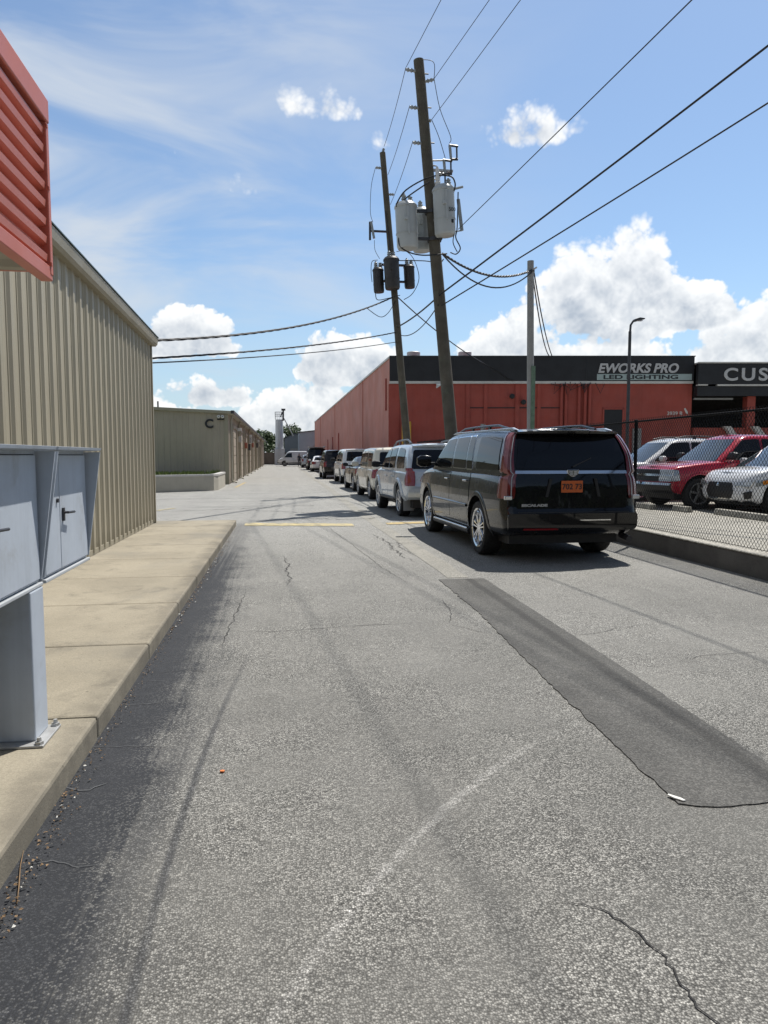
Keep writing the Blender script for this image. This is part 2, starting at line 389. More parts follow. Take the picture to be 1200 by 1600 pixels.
    uu = N.m('MULTIPLY', ul, 1 / 2.05); ux = N.m('ADD', ux, N.m('MULTIPLY', N.m('MULTIPLY', uu, N.m('SUBTRACT', 1.0, uu)), .40))
    ux = N.m('ADD', ux, N.m('MULTIPLY', N.m('SUBTRACT', N.noise(co, 7, 4), .5), .05))
    ln = N.m('MULTIPLY', N.ramp(N.m('ABSOLUTE', ux), .032, .010), N.m('MULTIPLY', N.ramp(ul, 2.5, 1.6), N.ramp(ul, -.5, .2)))
    ln = N.m('MULTIPLY', ln, N.ramp(N.noise(co, 16, 4, .7), .36, .62, .12, .50))
    col = N.mix(ln, col, (.36, .35, .325, 1))
    # dark blotches: oil, damp seams across the lane further back
    st = N.noise(N.scale(co, (.35, 1.5, 1)), 1.0, 6, .65, .6)
    sm = N.m('MULTIPLY', N.ramp(st, .55, .72, 0, .55), N.ramp(y, 12, 18))
    oil = N.m('MULTIPLY', N.ramp(N.noise(co, .9, 6, .6, .5), .62, .78), .30)
    drip = N.m('MULTIPLY', N.ramp(N.noise(co, 11, 2, .4), .735, .78), .55); oil = N.m('MAXIMUM', oil, drip)
    col = N.mix(N.m('MAXIMUM', sm, oil), col, (.10, .10, .098, 1))
    w = N.n('ShaderNodeCombineXYZ', {0: kk, 1: kk, 2: kk}).outputs[0]
    col = N.mix(1.0, col, w, 'MULTIPLY')
    h = N.m('ADD', N.m('MULTIPLY', N.m('SUBTRACT', 1.0, v1.outputs['Distance']), N.m('SUBTRACT', 1.0, N.m('MULTIPLY', seal, .7))), N.m('MULTIPLY', fine, .4))
    b = N.n('ShaderNodeBump', {'Height': h, 'Strength': .55, 'Distance': .006})
    p = N.n('ShaderNodeBsdfPrincipled', {'Base Color': col, 'Roughness': .86, 'Normal': b, 'Specular IOR Level': .35})
    N.n('ShaderNodeOutputMaterial', {0: p}); return m

def patch_material(name, c0, c1, stripe_x=None, sc=150.0, blotch=.25):
    m = bpy.data.materials.new(name); m.use_nodes = True; t = m.node_tree; t.nodes.clear(); N = NT(t)
    co = N.n('ShaderNodeTexCoord').outputs['Object']
    x, y, z = N.n('ShaderNodeSeparateXYZ', {0: co}).outputs
    v = N.n('ShaderNodeTexVoronoi', {'Vector': co, 'Scale': sc}, voronoi_dimensions='2D')
    s = N.n('ShaderNodeSeparateColor', {0: v.outputs['Color']}).outputs[0]
    c = N.mix(N.ramp(N.noise(co, 1.6, 6, .6), .3, .7), (*c0, 1), (*c1, 1))
    k = N.m('ADD', .72, N.m('MULTIPLY', N.m('POWER', s, 2.0), .85))
    k = N.m('MULTIPLY', k, N.ramp(N.noise(co, 30, 4, .7), .3, .7, .85, 1.12))
    if stripe_x is not None:
        dx = N.m('ABSOLUTE', N.m('SUBTRACT', N.m('ADD', x, N.m('MULTIPLY', N.noise(co, 1.2, 3), .05)), stripe_x + .025))
        k = N.m('MULTIPLY', k, N.ramp(dx, .02, .07, .58, 1.0))
        dx = N.m('ABSOLUTE', N.m('SUBTRACT', x, stripe_x - .30))
        k = N.m('MULTIPLY', k, N.ramp(dx, .0, .16, 1.18, 1.0))
    k = N.m('MULTIPLY', k, N.ramp(N.noise(co, .8, 6, .65, .5), .55, .75, 1.0, 1.0 - blotch))
    c = N.mix(1.0, c, N.n('ShaderNodeCombineXYZ', {0: k, 1: k, 2: k}).outputs[0], 'MULTIPLY')
    b = N.n('ShaderNodeBump', {'Height': N.m('ADD', v.outputs['Distance'], N.noise(co, 60, 3)), 'Strength': .35, 'Distance': .004})
    p = N.n('ShaderNodeBsdfPrincipled', {'Base Color': c, 'Roughness': .85, 'Normal': b, 'Specular IOR Level': .35})
    N.n('ShaderNodeOutputMaterial', {0: p}); return m

def concrete_material(name, c0, c1, dark, stain=.5):
    m = bpy.data.materials.new(name); m.use_nodes = True; t = m.node_tree; t.nodes.clear(); N = NT(t)
    co = N.n('ShaderNodeTexCoord').outputs['Object']
    c = N.mix(N.ramp(N.noise(co, .9, 6, .62, .4), .3, .7), (*c0, 1), (*c1, 1))
    c = N.mix(N.ramp(N.noise(co, 3.0, 7, .72, .6), .5, .76, 0, stain), c, (*dark, 1))
    c = N.mix(N.ramp(N.noise(N.scale(co, (1.2, 9, 1)), 1.0, 5, .6), .52, .8, 0, .3), c, tuple(v * 1.25 for v in c0) + (1,))
    sp = N.noise(co, 120, 3, .7); k = N.ramp(sp, .3, .7, .84, 1.14)
    c = N.mix(1.0, c, N.n('ShaderNodeCombineXYZ', {0: k, 1: k, 2: k}).outputs[0], 'MULTIPLY')
    sx, sy, sz = N.n('ShaderNodeSeparateXYZ', {0: co}).outputs
    grime = N.m('MULTIPLY', N.ramp(N.m('ADD', sx, N.m('MULTIPLY', N.noise(co, 4, 5, .7), .25)), -1.06, -.86), N.ramp(N.noise(co, 2.2, 5, .7), .3, .6, .15, .7))
    c = N.mix(grime, c, (*dark, 1))
    bl = N.ramp(N.noise(co, .55, 4, .6), .5, .68, 0, .45); c = N.mix(bl, c, (.19, .18, .155, 1))
    spot = N.ramp(N.noise(co, 26, 2, .5), .70, .76, 0, .6)
    c = N.mix(spot, c, (.09, .08, .06, 1))
    b = N.n('ShaderNodeBump', {'Height': N.m('ADD', sp, N.noise(co, 9, 4)), 'Strength': .3, 'Distance': .005})
    p = N.n('ShaderNodeBsdfPrincipled', {'Base Color': c, 'Roughness': .9, 'Normal': b, 'Specular IOR Level': .3})
    N.n('ShaderNodeOutputMaterial', {0: p}); return m

def worn_paint(name, col, cover):
    """road paint worn through: unpainted spots are asphalt coloured"""
    m = bpy.data.materials.new(name); m.use_nodes = True; t = m.node_tree; t.nodes.clear(); N = NT(t)
    co = N.n('ShaderNodeTexCoord').outputs['Object']
    f = N.m('ADD', N.m('MULTIPLY', N.noise(co, 5, 6, .7), .6), N.m('MULTIPLY', N.noise(co, 60, 3, .7), .4))
    c = N.mix(N.ramp(f, .36, .60, 0, cover), (.20, .19, .165, 1), (*col, 1))
    p = N.n('ShaderNodeBsdfPrincipled', {'Base Color': c, 'Roughness': .8})
    N.n('ShaderNodeOutputMaterial', {0: p}); return m

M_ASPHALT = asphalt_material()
M_PATCH = patch_material('patch_asphalt', (.070, .068, .062), (.092, .089, .081), 2.20)
M_LOT = patch_material('lot_paving', (.29, .275, .235), (.36, .34, .29), None, 60.0, .45)
M_GUTTER = patch_material('gutter_concrete', (.225, .216, .188), (.285, .272, .238), None, 120.0, .4)
M_WALK = concrete_material('sidewalk_concrete', (.255, .226, .170), (.325, .288, .218), (.14, .125, .098), .75)
M_CRACK = mat('crack_dark', (.028, .027, .026), .95, 0, .3, 12)
M_CRACKPALE = mat('crack_dusty', (.105, .108, .11), .95, 0, .3, 12)
M_YELLOW = worn_paint('worn_yellow', (.60, .42, .12), .8)
M_YELLOWPALE = worn_paint('worn_pale_yellow', (.60, .48, .20), .78)

def crack_strip(mb, pts, w, m, seed):
    r = random.Random(seed); P = []
    for (a, b) in zip(pts, pts[1:]):
        a = Vector(a); b = Vector(b); n = max(3, int((b - a).length / (.02 if a.y < 3 else .045))); n = min(n, 40)
        for i in range(n): P.append(a.lerp(b, i / n))
    P.append(Vector(pts[-1])); L = []; Rr = []; off = 0.0; ww0 = w * .7
    for i, p in enumerate(P):
        d = (P[min(i + 1, len(P) - 1)] - P[max(i - 1, 0)]).normalized(); nrm = Vector((-d.y, d.x))
        off = off * .6 + r.uniform(-1, 1) * w * 1.1
        ww0 = ww0 * .6 + .4 * w * r.uniform(.3, 1.2); ww = .62 * ww0 * min(1, .25 + 4 * min(i, len(P) - 1 - i) / len(P))
        c = p + nrm * off; L.append((c.x + nrm.x * ww / 2, c.y + nrm.y * ww / 2, .004)); Rr.append((c.x - nrm.x * ww / 2, c.y - nrm.y * ww / 2, .004))
    mb.grid([L, Rr], m)

g = MB()
g.add([(-1500, -1500, 0), (1500, -1500, 0), (1500, 1500, 0), (-1500, 1500, 0)], [(0, 1, 2, 3)], 0)
CR = [([(.87, 2.151), (1.0, 2.094), (1.066, 1.983), (1.098, 1.868), (1.101, 1.738), (1.098, 1.598), (1.12, 1.3)], .011), ([(1.066, 1.983), (1.069, 1.929), (1.06, 1.874)], .005),
      ([(-.007, 10.58), (.07, 9.69), (.024, 9.1), (.075, 8.52), (.092, 8.09)], .022),
      ([(-.474, 6.06), (-.123, 5.945), (.145, 5.973), (.646, 6.062), (.985, 6.06), (1.238, 6.12)], .012), ([(1.436, 6.02), (1.577, 5.79), (1.685, 5.64)], .011),
      ([(-.41, 7.77), (-.428, 7.01), (-.453, 6.29), (-.47, 5.5)], .012), ([(1.631, 7.13), (1.573, 6.47), (1.447, 6.02)], .009),
      ([(2.328, 5.464), (2.619, 5.551), (3.168, 5.77)], .012), ([(2.872, 4.716), (3.207, 4.803), (3.585, 4.82)], .01),
      ([(-3.36, 19.33), (-1.59, 19.98), (.17, 20.98), (2.11, 21.53), (2.6, 21.7)], .10), ([(-.31, 16.61), (.58, 16.83), (1.6, 16.4), (2.7, 16.87)], .10),
      ([(-1.05, 19.66), (.15, 18.82), (.97, 18.49)], .07), ([(-6, 24.5), (-2, 25.2), (1.0, 25.0), (2.3, 25.6)], .09), ([(-2.4, 29.5), (0, 30.2), (2.4, 29.8)], .08),
      ([(1.70, 13.2), (1.78, 11.8), (1.72, 10.6), (1.83, 9.7)], .035), ([(1.95, 12.2), (1.88, 11.2), (1.93, 10.2)], .02), ([(1.72, 12.0), (1.98, 11.75), (2.25, 11.9)], .03),
      ([(.9, 15.2), (1.1, 12.4), (1.3, 9.2), (1.45, 8.0)], .012), ([(-.9, 4.9), (-.68, 4.95), (-.45, 4.86)], .008)]
for i, (p, w) in enumerate(CR): crack_strip(g, p, w, 1, i)
for i, (p, w) in enumerate([([(-.97, 3.68), (-.79, 3.67), (-.59, 3.634)], .008), ([(-.97, 3.244), (-.858, 3.19), (-.79, 3.248)], .012), ([(-.93, 2.61), (-.823, 2.615), (-.678, 2.57)], .010),
      ([(-.96, 4.3), (-.8, 4.28), (-.7, 4.33)], .008), ([(-.9, 4.75), (-.75, 4.7)], .008)]): crack_strip(g, p, w, 2, 50 + i)
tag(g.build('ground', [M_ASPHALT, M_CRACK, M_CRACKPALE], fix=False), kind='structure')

def jag(poly, step, amp, seed, skip=()):
    r = random.Random(seed); out = []
    for i, (a, b) in enumerate(zip(poly, poly[1:] + poly[:1])):
        a = Vector(a); b = Vector(b); n = max(1, int((b - a).length / step)); nr = Vector((-(b - a).y, (b - a).x)).normalized()
        am = amp * (.3 if i in skip else 1)
        for k in range(n):
            p = a.lerp(b, k / n); o = r.gauss(0, am) if k else 0; out.append((p.x + nr.x * o, p.y + nr.y * o))
    return out
mb = MB()
poly = jag([(1.839, 8.218), (2.16, 8.22), (2.40, 8.217), (2.349, 4.71), (2.317, 3.689), (2.296, 3.006), (2.36, 2.60), (2.04, 2.661), (1.80, 2.655), (1.655, 2.705), (1.67, 3.325), (1.694, 4.052), (1.759, 5.228), (1.828, 6.485)], .055, .0075, 3, (0, 1, 2, 3, 4))
mb.prism(poly, .0, .006)
tag(mb.build('asphalt_patch', M_PATCH), kind='structure')
mb = MB()   # pale concrete valley strip between lane and parking strip
rows = [[(1.93 + .05 * math.sin(y * .23) + rnd.gauss(0, .012), y, .004) for y in [8.32 + .55 * i for i in range(150)]],
        [(2.19 + .05 * math.sin(y * .23) + rnd.gauss(0, .012), y, .004) for y in [8.32 + .55 * i for i in range(150)]]]
mb.grid(rows)
tag(mb.build('gutter_strip', M_GUTTER, fix=False), kind='structure')
mb = MB()
mb.grid([[(-.80 + .1 * i, 15.22 - .02 * i + rnd.gauss(0, .012), .008) for i in range(24)], [(-.80 + .1 * i, 15.80 - .02 * i + rnd.gauss(0, .015), .008) for i in range(24)]], 0)
mb.grid([[(2.24 + .1 * i, 15.0 + .02 * i + rnd.gauss(0, .01), .008) for i in range(31)], [(2.24 + .1 * i, 15.4 + .02 * i + rnd.gauss(0, .01), .008) for i in range(31)]], 1)
for (a, b) in (((-3.4, 19.6), (-3.0, 20.6)), ((-2.15, 33.6), (-2.0, 40)), ((-2.6, 35.4), (-2.0, 35.3)), ((-2.1, 46), (.6, 46.1)), ((-6, 21.0), (-5.6, 22.4))):
    a = Vector(a); b = Vector(b); n = Vector((-(b - a).y, (b - a).x)).normalized() * .06
    mb.grid([[(*(a + n), .008), (*(b + n), .008)], [(*(a - n), .008), (*(b - n), .008)]], 1 if a.y > 30 else 0)
tag(mb.build('painted_lines', [M_YELLOWPALE, M_YELLOW], fix=False), kind='structure')

# sidewalk of separate slabs with open joints, and its footing
mb = MB(); js = [3.80 + 1.462 * k for k in range(-6, 8)] + [15.33]
for a, b in zip(js, js[1:]): mb.box((-2.62, a + .005, -.05), (-.97, b - .005, .12))
sw = mb.build('sidewalk', M_WALK, bevel=.018); tag(sw, kind='structure')
mb = MB(); mb.box((-2.60, -5, -.06), (-.985, 15.32, .09))
tag(mb.build('sidewalk_footing', M_CRACK), kind='structure')
# raised parking lot behind the low wall
mb = MB(); mb.box((5.862, -10, -.05), (60, 120, .27))
tag(mb.build('parking_lot', M_LOT), kind='structure')

# dry leaves and grit against the kerb
mb = MB(); r = random.Random(5)
for i in range(850):
    y = 2.2 + 11 * r.random() ** 1.6; x = -.955 + abs(r.gauss(0, .035)) + (.05 * r.random() if y < 3 else 0)
    a = r.random() * 6.28; s = r.uniform(.003, .0085) * (1 if y < 6 else 1.5); q = r.uniform(.35, .8)
    c, sn = math.cos(a), math.sin(a); z = .006 + r.random() * .012
    mb.add([(x + s * c, y + s * sn, z), (x - s * q * sn, y + s * q * c, z + r.uniform(0, .008)), (x - s * c, y - s * sn, z), (x + s * q * sn, y - s * q * c, z + r.uniform(0, .006))], [(0, 1, 2, 3)], 0 if r.random() < .6 else (1 if r.random() < .8 else 2))
tag(mb.build('leaf_litter', [M_BROWN, M_WALLCONC, M_PAPER], fix=False), 'dry leaves and grit gathered along the kerb edge', 'leaf litter', kind='stuff')
mb = MB(); mb.tube([(-.880, 2.38, .008), (-.905, 2.47, .012), (-.945, 2.60, .010), (-.968, 2.70, .014)], [.0015, .0025, .002, .001], 5)
tag(mb.build('twig', M_BROWN), 'thin dry twig lying on dark asphalt beside the kerb', 'twig')
mb = MB(); mb.prism([(1.642, 2.772), (1.652, 2.780), (1.688, 2.735), (1.694, 2.712), (1.680, 2.712), (1.655, 2.742)], .007, .013)
tag(mb.build('paper_scrap', M_PAPER, bevel=.002), 'white paper scrap at the near corner of the dark asphalt patch', 'litter')
mb = MB(); mb.prism([(-.302, 3.288), (-.285, 3.285), (-.280, 3.300), (-.292, 3.305), (-.303, 3.300)], .003, .010)
tag(mb.build('orange_scrap', M_ORANGE, bevel=.002), 'tiny orange scrap lying on the grey asphalt lane', 'litter')

# ---------------------------------------------------------------- ribbed siding helper
def rib_profile(length, pitch, base, top, h, sub=True):
    pts = [(0, 0)]; s = 0.0
    while s + pitch <= length + 1e-6:
        f = (pitch - base) / 2
        if sub:
            pts += [(s + f * .55, 0), (s + f * .62, h * .3), (s + f * .80, h * .3), (s + f * .88, 0)]
        pts += [(s + f, 0), (s + f + (base - top) / 2, h), (s + f + (base + top) / 2, h), (s + f + base, 0)]
        if sub: pts += [(s + f + base + f * .12, 0), (s + f + base + f * .2, h * .3), (s + f + base + f * .38, h * .3), (s + f + base + f * .45, 0)]
        s += pitch
    pts.append((length, 0)); return pts
def siding(org, dirv, nrm, length, z0, z1fun, pitch=.305, base=.13, top=.055, h=.038, sub=True):
    """vertical ribbed wall sheet; z1fun(s) gives the top edge"""
    d = Vector(dirv).normalized(); n = Vector(nrm).normalized(); o = Vector(org); lo = []; hi = []
    for s, k in rib_profile(length, pitch, base, top, h, sub):
        p = o + d * s + n * k; lo.append((p.x, p.y, z0)); hi.append((p.x, p.y, z1fun(s)))
    return MB().grid([lo, hi])

# ---------------------------------------------------------------- near tan metal building with its red canopy
bw = thing('metal_warehouse', 'near tan ribbed metal building with red canopy beside the sidewalk', 'building', (-2.6, 14.8, 0))
XW, YE = -2.575, 14.86
def L(x, y, z): return (x + 2.6, y - 14.8, z)
eave = lambda y: 3.70 + (14.86 - y) * .022
sd = siding(L(XW, YE - 20.13, 0), (0, 1, 0), (1, 0, 0), 20.13, .16, lambda s: eave(YE - 20.13 + s) - .02, h=.027)
sd.build('wall', M_TAN, bw, fix=False)
mb = MB()      # body behind the sheet: gable end and roof slab
mb.add([L(XW - .01, -5.3, .1), L(XW - .01, YE - .01, .1), L(-22, YE - .01, .1), L(-22, -5.3, .1),
        L(XW - .01, -5.3, eave(-5.3) - .02), L(XW - .01, YE - .01, eave(YE) - .02), L(-22, YE - .01, 3.70), L(-22, -5.3, 3.70), L(-12, YE - .01, 4.3), L(-12, -5.3, 4.5)],
       [(0, 1, 5, 4), (1, 2, 6, 8, 5), (2, 3, 7, 6), (3, 0, 4, 9, 7), (4, 5, 8, 9), (8, 6, 7, 9), (0, 3, 2, 1)])
mb.build('end_wall', M_TANDARK, bw, fix=False)
mb = MB()
mb.box(L(XW - .03, -5.3, .12), L(XW + .012, YE + .012, .20)); mb.build('base_trim', M_TANTRIM, bw, bevel=.006)
mb = MB()      # corner trim
mb.box(L(XW - .10, YE - .005, .12), L(XW + .045, YE + .018, eave(YE) - .03)); mb.box(L(XW + .005, YE - .06, .12), L(XW + .047, YE - .007, eave(YE) - .03))
mb.build('corner_trim', M_TANTRIM, bw, bevel=.004)
mb = MB()      # boxed eave with drip edge; slightly out of level like the real one
prof = [(-.02, -.04), (.10, -.04), (.135, .00), (.155, .115), (.13, .13), (-.02, .15)]
a, b = -5.3, YE + .10
pa = [L(XW + px, a, eave(a) + pz) for px, pz in prof]; pb = [L(XW + px, b, eave(b) + pz) for px, pz in prof]; n = len(prof)
mb.add(pa + pb, [(i, (i + 1) % n, n + (i + 1) % n, n + i) for i in range(n)] + [tuple(range(n))[::-1], tuple(range(n, 2 * n))])
mb.build('eave_gutter', M_TANTRIM, bw)
mb = MB(); mb.add([L(XW - .05, a, eave(a) + .152), L(XW + .165, a, eave(a) + .128), L(XW + .165, b + .02, eave(b) + .128), L(XW - .05, b + .02, eave(b) + .152),
                   L(XW - .05, a, eave(a) + .168), L(XW + .165, a, eave(a) + .144), L(XW + .165, b + .02, eave(b) + .144), L(XW - .05, b + .02, eave(b) + .168)],
                  [(3, 2, 1, 0), (4, 5, 6, 7), (0, 1, 5, 4), (1, 2, 6, 5), (2, 3, 7, 6), (3, 0, 4, 7)])
mb.build('roof_edge', mat('roof_edge_green', (.05, .075, .06), .4), bw)
# canopy: horizontal ribbed red fascia, flat cap, edge trim and ribbed soffit
XC, YC = -1.30, 4.42
cz0, cz1 = 2.50, 3.485
mb = MB(); y0 = -6.0
zs = [(cz0 + .06, 0)]
nr = 8; pz = (3.36 - cz0 - .06) / nr
for i in range(nr):
    zb = cz0 + .06 + i * pz
    zs += [(zb + .008, .0), (zb + .022, .038), (zb + pz * .60, .042), (zb + pz * .74, .0)]
zs.append((3.36, 0))
rows = [[L(XC - .045 + k, y, z) for z, k in zs] for y in (y0, YC - .03)]
mb.grid(rows)
can = mb.build('canopy', M_REDCAN, bw, fix=False)
tag(can, 'red horizontally ribbed canopy fascia')
mb = MB()
mb.box(L(XC - .35, y0, 3.355), L(XC + .014, YC + .004, cz1)); mb.build('cap', M_REDCAN, can, bevel=.008)
mb = MB(); mb.box(L(XC - .06, YC - .045, cz0 + .01), L(XC + .010, YC, 3.353)); mb.build('edge_trim', M_REDCAN, can, bevel=.006)
mb = MB(); mb.box(L(XC - .06, y0, cz0 - .02), L(XC + .006, YC - .003, cz0 + .058)); mb.build('bottom_trim', M_REDCAN, can, bevel=.006)
mb = MB(); mb.box(L(XW + .04, YC - .03, cz0 + .03), L(XC - .062, YC - .005, 3.352)); mb.box(L(XW + .04, y0, 3.30), L(XC - .36, YC - .031, 3.352)); mb.build('end_panel', M_REDCAN, can)
mb = MB(); ps = []
xx = XW + .04
pr = rib_profile(YC - .035 - y0, .305, .14, .06, .03, False)
mb.grid([[L(XW + .045, y0 + s, cz0 + .03 - k) for s, k in pr], [L(XC - .062, y0 + s, cz0 + .03 - k) for s, k in pr]])
mb.build('soffit', M_SOFFIT, can, fix=False)
for zz in (2.57, 2.99, 3.33):
    mb = MB(); mb.box(L(XC - .02, YC - .047, zz - .012), L(XC + .016, YC - .030, zz + .012)); mb.build('screw', M_REDCAN, can, bevel=.004)

# ---------------------------------------------------------------- grey electric cabinet on its post
cb = thing('electric_cabinet', 'blue-grey metal electric cabinets with hooded doors on a square post', 'cabinet', (-1.24, 3.54, .12))
def C(x, y, z): return (x + 1.24, y - 3.54, z - .12)
XF, ZB, ZT = -1.185, .865, 1.515
def cabinet_box(y0, y1, door_split):
    mb = MB(); mb.box(C(XF - .34, y0, ZB), C(XF, y1, ZT)); box = mb.build('cabinet_box', M_CABINET, cb, bevel=.006)
    mb = MB(); mb.box(C(XF + .0004, y0 + .018, ZB + .010), C(XF + .0016, y1 - .018, ZT - .028)); mb.build('door_gap_shade', M_DARKTXT, box)  # dark sheet painting in the shade of the gaps round the doors
    mb = MB()   # hood: top lip and tapering wings
    mb.add([C(XF - .02, y0 - .004, ZT - .012), C(XF + .098, y0 - .004, ZT - .004), C(XF + .098, y1 + .004, ZT - .004), C(XF - .02, y1 + .004, ZT - .012),
            C(XF - .02, y0 - .004, ZT + .016), C(XF + .102, y0 - .004, ZT + .010), C(XF + .102, y1 + .004, ZT + .010), C(XF - .02, y1 + .004, ZT + .016)],
           [(3, 2, 1, 0), (4, 5, 6, 7), (0, 1, 5, 4), (1, 2, 6, 5), (2, 3, 7, 6), (3, 0, 4, 7)])
    for ya, yb in ((y0 - .004, y0 + .006), (y1 - .006, y1 + .004)):
        mb.prism([C(XF + .001, 0, ZB + .01)[0::2], C(XF + .012, 0, ZB + .01)[0::2], C(XF + .096, 0, ZT - .014)[0::2], C(XF + .001, 0, ZT - .014)[0::2]], ya - 3.54, yb - 3.54, 'y')
    mb.build('hood', M_CABINET, box)
    mb = MB(); mb.box(C(XF - .33, y0 - .002, ZB - .020), C(XF + .018, y1 + .002, ZB - .002)); mb.build('bottom_lip', mat('cabinet_lip', (.55, .57, .58), .4), box, bevel=.004)
    ed = [y0 + .02] + door_split + [y1 - .02]
    for i, (a, b) in enumerate(zip(ed, ed[1:])):
        mb = MB(); mb.box(C(XF + .002, a + .004, ZB + .014), C(XF + .012, b - .004, ZT - .032)); dr = mb.build('door', M_CABINET, box, bevel=.004)
        if b - a > .35:
            hy = a + .045
            h = MB(); h.box(C(XF + .011, hy - .012, 1.13), C(XF + .022, hy + .012, 1.20)); h.tube([C(XF + .02, hy, 1.175), C(XF + .04, hy, 1.175), C(XF + .045, hy + .10, 1.172)], .007, 8)
            h.build('handle', M_STEEL, box)
        else:
            h = MB(); h.lathe([(.0, .012), (.011, .012), (.012, .0)], 12, 'x', C(XF + .010, b - .05, 1.245)); h.build('lock', M_STEEL, box)
cabinet_box(2.72, 3.655, [3.02])
cabinet_box(3.70, 4.52, [3.98])
mb = MB(); mb.box(C(XF - .33, 3.655, ZB - .01), C(XF - .08, 3.70, ZT - .02)); mb.build('joint_channel', M_CABINET, cb)
for (ya, yb) in ((3.465, 3.65), (2.45, 2.64)):
    mb = MB(); mb.box(C(-1.335, ya, .132), C(-1.166, yb, ZB - .021)); ps = mb.build('post', M_CABINET, cb, bevel=.008)
    mb = MB(); mb.box(C(-1.40, ya - .06, .121), C(-1.115, yb + .03, .133)); mb.build('base_plate', M_GALV, ps, bevel=.003)
    for bx, by in ((-1.14, ya - .035), (-1.37, ya - .035), (-1.137, yb + .012)):
        mb = MB(); mb.lathe([(0, .03), (.010, .03), (.011, .012), (.02, .012), (.02, .002), (.02, 0)], 6, 'z', C(bx, by, .134)); mb.build('bolt', M_GALV, ps)
mb = MB(); mb.box(C(-1.193, 3.50, .70), C(-1.187, 3.515, .735)); mb.build('tag_plate', M_STEEL, cb)
mb = MB(); mb.tube([C(-1.30, 3.26, ZB - .02), C(-1.30, 3.26, .30), C(-1.31, 3.245, .22), C(-1.36, 3.22, .19)], .045, 14); mb.build('conduit', M_WHITELAMP, cb, smooth=40)

# ---------------------------------------------------------------- far tan warehouse with the letter C
wc = thing('metal_warehouse', 'long tan metal warehouse with black letter C on its end wall', 'building', (-2.7, 37.4, 0))
def L(x, y, z): return (x + 2.7, y - 37.4, z)
X1, Y1, Y2 = -2.72, 37.4, 112.0; hz = 3.62
g1 = lambda s: hz + s * .045
sd = siding(L(X1, Y1, 0), (-1, 0, 0), (0, -1, 0), 18.3, 0, g1, .305, .10, .05, .02, False); sd.build('end_wall', M_TANDARK, wc, fix=False)
sd = siding(L(X1, Y1, 0), (0, 1, 0), (1, 0, 0), Y2 - Y1, 0, lambda s: hz, .61, .12, .06, .025, False); sd.build('side_wall', M_TANDARK, wc, fix=False)
mb = MB(); mb.add([L(X1 - .02, Y1 + .02, 0), L(X1 - .02, Y2, 0), L(X1 - 18.3, Y2, 0), L(X1 - 18.3, Y1 + .02, 0), L(X1 - .02, Y1 + .02, hz), L(X1 - .02, Y2, hz), L(X1 - 18.3, Y2, g1(18.3)), L(X1 - 18.3, Y1 + .02, g1(18.3))],
                  [(0, 1, 5, 4), (1, 2, 6, 5), (2, 3, 7, 6), (3, 0, 4, 7), (4, 5, 6, 7)]); mb.build('inner_wall', M_TANDARK, wc)
mb = MB(); P = []
for px, pz in ((.30, -.02), (.32, .13), (-18.6, .13 + 18.9 * .045), (-18.6, -.02 + 18.9 * .045)): P.append((px, pz))
pa = [L(X1 + px, Y1 - .18, hz + pz) for px, pz in P]; pb = [L(X1 + px, Y2 + .2, hz + pz) for px, pz in P]
mb.add(pa + pb, [(0, 1, 2, 3), (7, 6, 5, 4), (0, 4, 5, 1), (1, 5, 6, 2), (2, 6, 7, 3), (3, 7, 4, 0)]); mb.build('roof', M_TANTRIM, wc)
mb = MB(); mb.box(L(X1 + .18, Y1 - .2, hz + .0), L(X1 + .34, Y2 + .2, hz + .16)); mb.build('gutter', M_STEEL, wc)
mb = MB(); mb.box(L(X1 - .16, Y1 - .05, 0), L(X1 + .03, Y1 - .024, hz - .02)); mb.build('corner_trim', M_TANTRIM, wc)
tx = text('C', 'letter', M_DARKTXT, wc, frame(L(-3.86, Y1 - .05, 2.90), (1, 0, 0), (0, 0, 1)), .62, .02, offset=.02)
for fx in (-3.15, -2.96):
    mb = MB(); mb.lathe([(.03, 0), (.08, .03), (.085, .14), (.07, .15), (0, .15)], 14, 'y', L(fx, Y1 - .28, 3.46)); fl = mb.build('floodlight', M_WHITELAMP, wc, smooth=40)
mb = MB(); mb.box(L(-3.24, Y1 - .12, 3.30), L(-2.90, Y1 - .045, 3.37)); mb.build('lamp_bracket', M_PLASTIC, wc)
def downspout(y, white):
    mb = MB(); mb.tube([L(X1 + .20, y, hz), L(X1 + .10, y, hz - .25), L(X1 + .10, y, .15), L(X1 + .35, y - .05, .06)], .055, 8); mb.build('downspout', M_TANTRIM if not white else M_BLOCK, wc, smooth=40)
for i, y in enumerate((38.6, 45.5, 52.0, 58.5, 66, 74, 83, 93)): downspout(y, i % 2 == 0)
for y, w, h, mm in ((41.5, 3.0, 3.0, M_TANDARK), (48.8, 3.0, 3.0, M_TANDARK), (55.5, 2.6, 3.0, M_TANDARK), (62.0, 3.0, 3.0, M_TANDARK), (70, 3, 3, M_TANDARK), (79, 3, 3, M_TANDARK), (88, 2.4, 2.6, M_STEEL)):
    mb = MB(); mb.box(L(X1 + .02, y - w / 2 - .12, 0), L(X1 + .12, y - w / 2, h)); mb.box(L(X1 + .02, y + w / 2, 0), L(X1 + .12, y + w / 2 + .12, h)); mb.box(L(X1 + .02, y - w / 2 - .12, h), L(X1 + .12, y + w / 2 + .12, h + .15)); fr = mb.build('door_frame', M_TANTRIM, wc)
    mb = MB()
    k = 0
    while k < h - .01: mb.box(L(X1 + .03, y - w / 2 + .01, k + .01), L(X1 + .06, y + w / 2 - .01, min(h, k + .48))); k += .5
    mb.build('roller_door', mm, wc)
